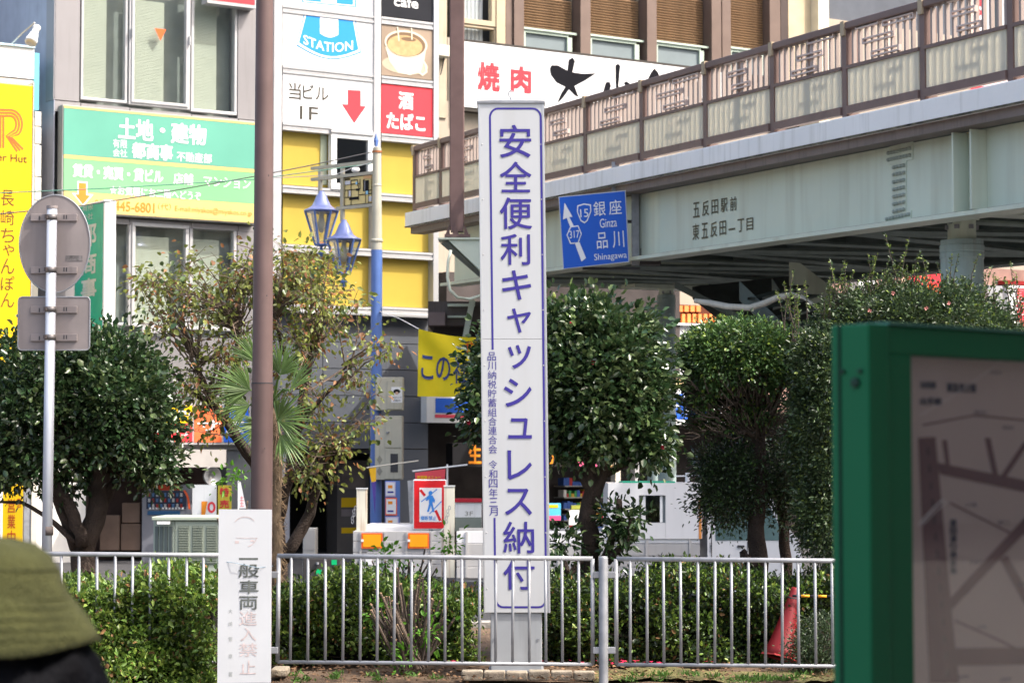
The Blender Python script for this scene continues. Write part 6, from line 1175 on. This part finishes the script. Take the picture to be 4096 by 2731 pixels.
# hedges
def hedge(label, x0, x1, ytop, Y0, Y1, n, seed, mats, probs, size, zbot=.0, yslope=0., lean=0., name='azalea_hedge'):
    rng = np.random.RandomState(seed); t = thing(name, ((P(x0, 1850, Y0).x + P(x1, 1850, Y0).x) / 2, (Y0 + Y1) / 2, 0), label, 'hedge')
    X0, X1 = P(x0, 1850, (Y0 + Y1) / 2).x, P(x1, 1850, (Y0 + Y1) / 2).x; ztop = P((x0 + x1) / 2, ytop, (Y0 + Y1) / 2).z; k = 26; nc = n // k
    face = rng.rand(nc); X = rng.uniform(X0, X1, nc); Yc = np.where(face < .55, Y0 + np.abs(rng.normal(0, .08, nc)), rng.uniform(Y0, Y1, nc)); 
    bump = .08 * np.sin(X * 4.2 + seed) + .035 * np.sin(X * 9.7 + 2) + .03 * np.sin(Yc * 8 + X * 3)
    Z = np.where(face < .55, rng.uniform(zbot, 1, nc) ** 1.0 * ztop, ztop - np.abs(rng.normal(0, .05, nc))) + bump * .9 + yslope * (X - X0)
    Yc = Yc + .14 * np.sin(X * 5 + Z * 6) * np.sin(X * 2.3 + 1) * (face < .55)
    Yc = Yc - lean * (1 - np.clip(Z / ztop, 0, 1)) * (face < .55)
    deep = rng.rand(nc) < .2; Yc = np.where(deep, Yc + .2, Yc)
    cc = np.stack([X, Yc, Z], 1); nrm = np.where((face < .55)[:, None], np.array([[0, -1, .45]]), np.array([[0, -.2, 1]]))
    q = np.repeat(cc, k, 0) + rng.normal(0, .045, (nc * k, 3)); dd = np.repeat(nrm, k, 0) + rng.normal(0, .5, (nc * k, 3))
    q[:, 2] = np.maximum(q[:, 2], .02)
    leaves('foliage', q, dd, size, t, mats + [mat('dry_leaf', (.22, .12, .05), .8, island=.4)], [v * .96 for v in probs] + [1 - sum(v * .96 for v in probs)], ratio=.5)
    top = cc[face >= .55]; limbs(t, 'twigs', [Vector((X0 + (X1 - X0) * i / 14, (Y0 + Y1) / 2 + .1, .02)) for i in range(15)], cc, twigm, r0=.008, n=160, seed=seed, sag=.05)
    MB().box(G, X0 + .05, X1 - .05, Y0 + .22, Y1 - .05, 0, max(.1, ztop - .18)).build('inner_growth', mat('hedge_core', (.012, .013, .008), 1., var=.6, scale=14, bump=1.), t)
    return t
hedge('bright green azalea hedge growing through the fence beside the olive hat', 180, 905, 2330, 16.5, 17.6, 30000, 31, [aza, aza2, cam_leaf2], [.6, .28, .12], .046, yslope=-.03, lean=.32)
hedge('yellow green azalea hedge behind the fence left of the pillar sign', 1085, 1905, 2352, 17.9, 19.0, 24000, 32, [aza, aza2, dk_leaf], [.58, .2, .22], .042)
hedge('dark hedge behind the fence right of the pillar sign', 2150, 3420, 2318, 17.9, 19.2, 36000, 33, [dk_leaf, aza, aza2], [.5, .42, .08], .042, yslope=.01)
sh_ = thing('small_shrub', P(3260, 2660, 17.1), 'low dark shrub in front of the red cone beside the map board', 'shrub')
p_, d_, c_ = blobpts([(3290, 2560, 17.2, 120, 110, .3, 90), (3210, 2600, 17.1, 60, 60, .2, 24)], 41, .04, 60); leaves('foliage', p_, d_, .022, sh_, [dk_leaf, yew_leaf], [.6, .4]); limbs(sh_, 'twigs', [P(3270, 2660, 17.2)], c_, twigm, r0=.005, n=40)
# cut shrub of bare sticks
def sticks(label, cx, yb, Y, n, hpx, spread, seed, mpx=150):
    rng = random.Random(seed); t = thing('cut_shrub', P(cx, yb, Y), label, 'shrub'); me = MB(); tips = MB()
    for i in range(n):
        b = P(cx + rng.uniform(-60, 60), yb, Y) + Vector((0, rng.uniform(-.08, .1), 0)); a = rng.uniform(-1, 1); h = hpx * rng.uniform(.35, 1) * (1 - .35 * abs(a)) / 520; d = Vector((a * spread + rng.uniform(-.1, .1), rng.uniform(-.35, .2), 1)).normalized()
        m1 = b + d * h * .5 + Vector((rng.uniform(-.02, .02), 0, 0)); e = b + d * h + Vector((rng.uniform(-.03, .03), 0, rng.uniform(0, .03))); r = rng.uniform(.006, .012)
        MB().tube([b, m1, e], [r * 1.2, r, r * .85], 6).build('stem', barkl if i % 2 else twigm, t)
        tips.tube([e, e + (e - m1).normalized() * .006], [r * .9, r * .8], 6)
        if rng.random() < .5: f = m1 + Vector((rng.uniform(-.08, .08), rng.uniform(-.04, .02), rng.uniform(.05, .16))); me.tube([m1, f], [r * .7, r * .5], 5)
    tips.build('cut_ends', mat('cut_wood', (.42, .27, .16), .8), t, kind='stuff'); me.build('side_stems', twigm, t, kind='stuff')
    return t
cs1 = sticks('hard pruned shrub of bare brown sticks left of the pillar sign', 1650, 2670, 17.2, 95, 400, .75, 51)
p_, d_, _ = blobpts([(1700, 2520, 17.1, 60, 80, .15, 8), (1620, 2620, 17.1, 50, 40, .15, 6), (1500, 2440, 17.3, 40, 60, .1, 5)], 55, .04, 12); leaves('foliage', p_, d_, .05, cs1, [mat('fresh_leaf', (.12, .3, .03), .4, trans=.35)])
cs2 = sticks('thin bare stems rising behind the hedge in front of the small truck', 1620, 2400, 19.4, 40, 240, .9, 52)
p_, d_, _ = blobpts([(1560, 2230, 19.3, 70, 40, .2, 7), (1790, 2160, 18.9, 30, 36, .1, 5), (1630, 2300, 19.2, 80, 50, .2, 8)], 56, .04, 14); leaves('foliage', p_, d_, .05, cs2, [MATS['fresh_leaf']])
cs3 = sticks('knobbly bare branches rising left of the brown pole beside the flag', 985, 2240, 19.0, 14, 330, .5, 53)
p_, d_, _ = blobpts([(960, 1900, 19, 60, 40, .15, 5), (900, 1930, 19, 30, 30, .1, 3)], 57, .04, 10); leaves('foliage', p_, d_, .05, cs3, [MATS['fresh_leaf']])
# cone and bar
tc_ = thing('traffic_cone', P(3120, 2640, 18.0), 'faded red traffic cone leaning against the hedge near the map board', 'traffic cone')
a, b = P(3120, 2625, 17.75), P(3182, 2350, 17.85); ax = (b - a).normalized(); A = ax.to_track_quat('Z', 'Y').to_matrix(); Lc = (b - a).length
MB().lathe(a, [(.13, 0), (.135, .012), (.125, .05), (.105, .12), (.075, Lc * .5), (.035, Lc * .96), (.03, Lc), (0, Lc)], 28, ax=A).build('cone', mat('cone_red', (.17, .008, .012), .5, var=.1, streak=.1), tc_, smooth=True)
MB().lathe(a, [(.15, -.012), (.15, 0), (.13, .002), (.13, -.012)], 6, ax=A).build('cone_base', mat('cone_base_red', (.5, .06, .06), .6), tc_)
bar = thing('cone_bar', P(3300, 2390, 17.9), 'yellow and black striped bar fixed to the top of the red cone', 'bar')
for i in range(8): x = 3170 + i * 34; MB().tube([P(x, 2382 + i * .4, 17.75), P(x + 34, 2382 + i * .4 + .4, 17.75)], .011, 10).build('stripe', [mat('bar_black', (.02, .02, .025), .5), mat('bar_yellow', (.75, .33, .02), .5)][i % 2 == 1], bar, smooth=True)
MB().tube([P(3152, 2386, 17.75), P(3164, 2390, 17.6), P(3190, 2394, 17.65)], .006, 6).build('ring', darkm, bar)
# litter, petals, weeds
rng = random.Random(77); mb = MB()
for i in range(70):
    px = rng.choice([rng.gauss(2380, 120), rng.gauss(2500, 60), rng.uniform(2150, 3000), rng.uniform(1700, 1960)]); p = P(px, 2610 + rng.uniform(-12, 22), 17.75 + rng.uniform(-.2, .2)); p.z = rng.uniform(.03, .05); s_ = rng.uniform(.010, .028); a = rng.uniform(0, 6)
    mb.add([p + Vector((s_ * math.cos(a + k), s_ * math.sin(a + k), .012 * rng.random())) for k in (0, 1.6, 3.1, 4.7)], [(0, 1, 2, 3)])
tag(mb.build('fallen_petals', mat('petal_red', (.48, .02, .07), .6)), 'fallen red camellia petals on the soil under the hedge', 'petals', kind='stuff')
mb = MB()
for i in range(2600):
    p = Vector((rng.uniform(-4.2, 3.6), rng.uniform(16.5, 17.9), rng.uniform(.0, .035))); s_ = rng.uniform(.008, .03); a = rng.uniform(0, 6); mb.add([p + Vector((s_ * math.cos(a), s_ * math.sin(a), 0)), p + Vector((-s_ * .4 * math.sin(a), s_ * .4 * math.cos(a), .012)), p - Vector((s_ * math.cos(a), s_ * math.sin(a), -.004)), p - Vector((-s_ * .4 * math.sin(a), s_ * .4 * math.cos(a), 0))], [(0, 1, 2, 3)])
tag(mb.build('dead_leaves', mat('dead_leaf', (.17, .10, .055), .9, island=.6)), 'brown dead leaves scattered over the planting bed', 'dead leaves', kind='stuff')
Pp = []; Dd = []
for i in range(26):
    cx = rng.choice([rng.uniform(2480, 3300), rng.uniform(2480, 3300), rng.uniform(1150, 1850)]); c = P(cx, 2690, 16.6); c.y = rng.uniform(16.5, 17.0); c.z = .01
    for k in range(26): Pp.append(c + Vector((rng.gauss(0, .03), rng.gauss(0, .03), 0))); Dd.append((rng.gauss(0, .5), rng.gauss(0, .5), .9))
for k in range(120): c = P(3000 + rng.gauss(0, 40), 2705, 16.5); Pp.append(Vector((c.x, 16.5 + rng.uniform(-.05, .1), .01))); Dd.append((rng.gauss(0, .5), rng.gauss(0, .5), .9))
wd = thing('weeds', (0, 16.7, 0), 'small green weeds along the bare edge of the planting bed', 'weeds'); wo = leaves('weed_leaves', np.array(Pp), np.array(Dd), .045, wd, [mat('weed_green', (.10, .2, .04), .5, trans=.3)], ratio=.25)
mb = MB(); vs = []; gx = np.linspace(.6, 3.6, 60); gy = np.linspace(16.5, 17.4, 14)
for y in gy:
    for x in gx: vs.append((x, y, .012 + .03 * math.sin(x * 4.3) * math.sin(y * 9) + rng.uniform(-.012, .012)))
mb.add(vs, [(j * 60 + i, j * 60 + i + 1, (j + 1) * 60 + i + 1, (j + 1) * 60 + i) for j in range(13) for i in range(59)]); tag(mb.build('moss_patch', mat('moss', (.14, .125, .05), 1., var=.5, scale=7, bump=1.), smooth=True), 'low olive moss on the soil along the fence at right', 'moss', kind='stuff')

# ------------------------------------------------------------------ groups of alike things
for pre, gname in (('carton', 'cartons in the shop'), ('goods_shelf', 'shelves of goods in the dark shopfronts'), ('camellia_tree', 'camellia trees in the planting bed'), ('azalea_hedge', 'hedges along the planting bed'), ('bridge_column', 'columns under the footbridge'), ('overhead_cable', 'cables strung to the street lamp pole'), ('cut_shrub', 'hard pruned shrubs of bare sticks'), ('poster_stand', 'notices in front of the shops'), ('shop_sign', 'shop signs under the footbridge'), ('shop_pillar', 'shopfront pillars'), ('yellow_banner', 'yellow banners')):
    q = [o for o in C.objects if o.parent is None and o.name.split('.')[0] == pre and 'category' in o]
    if len(q) > 1:
        for o in q: o['group'] = gname
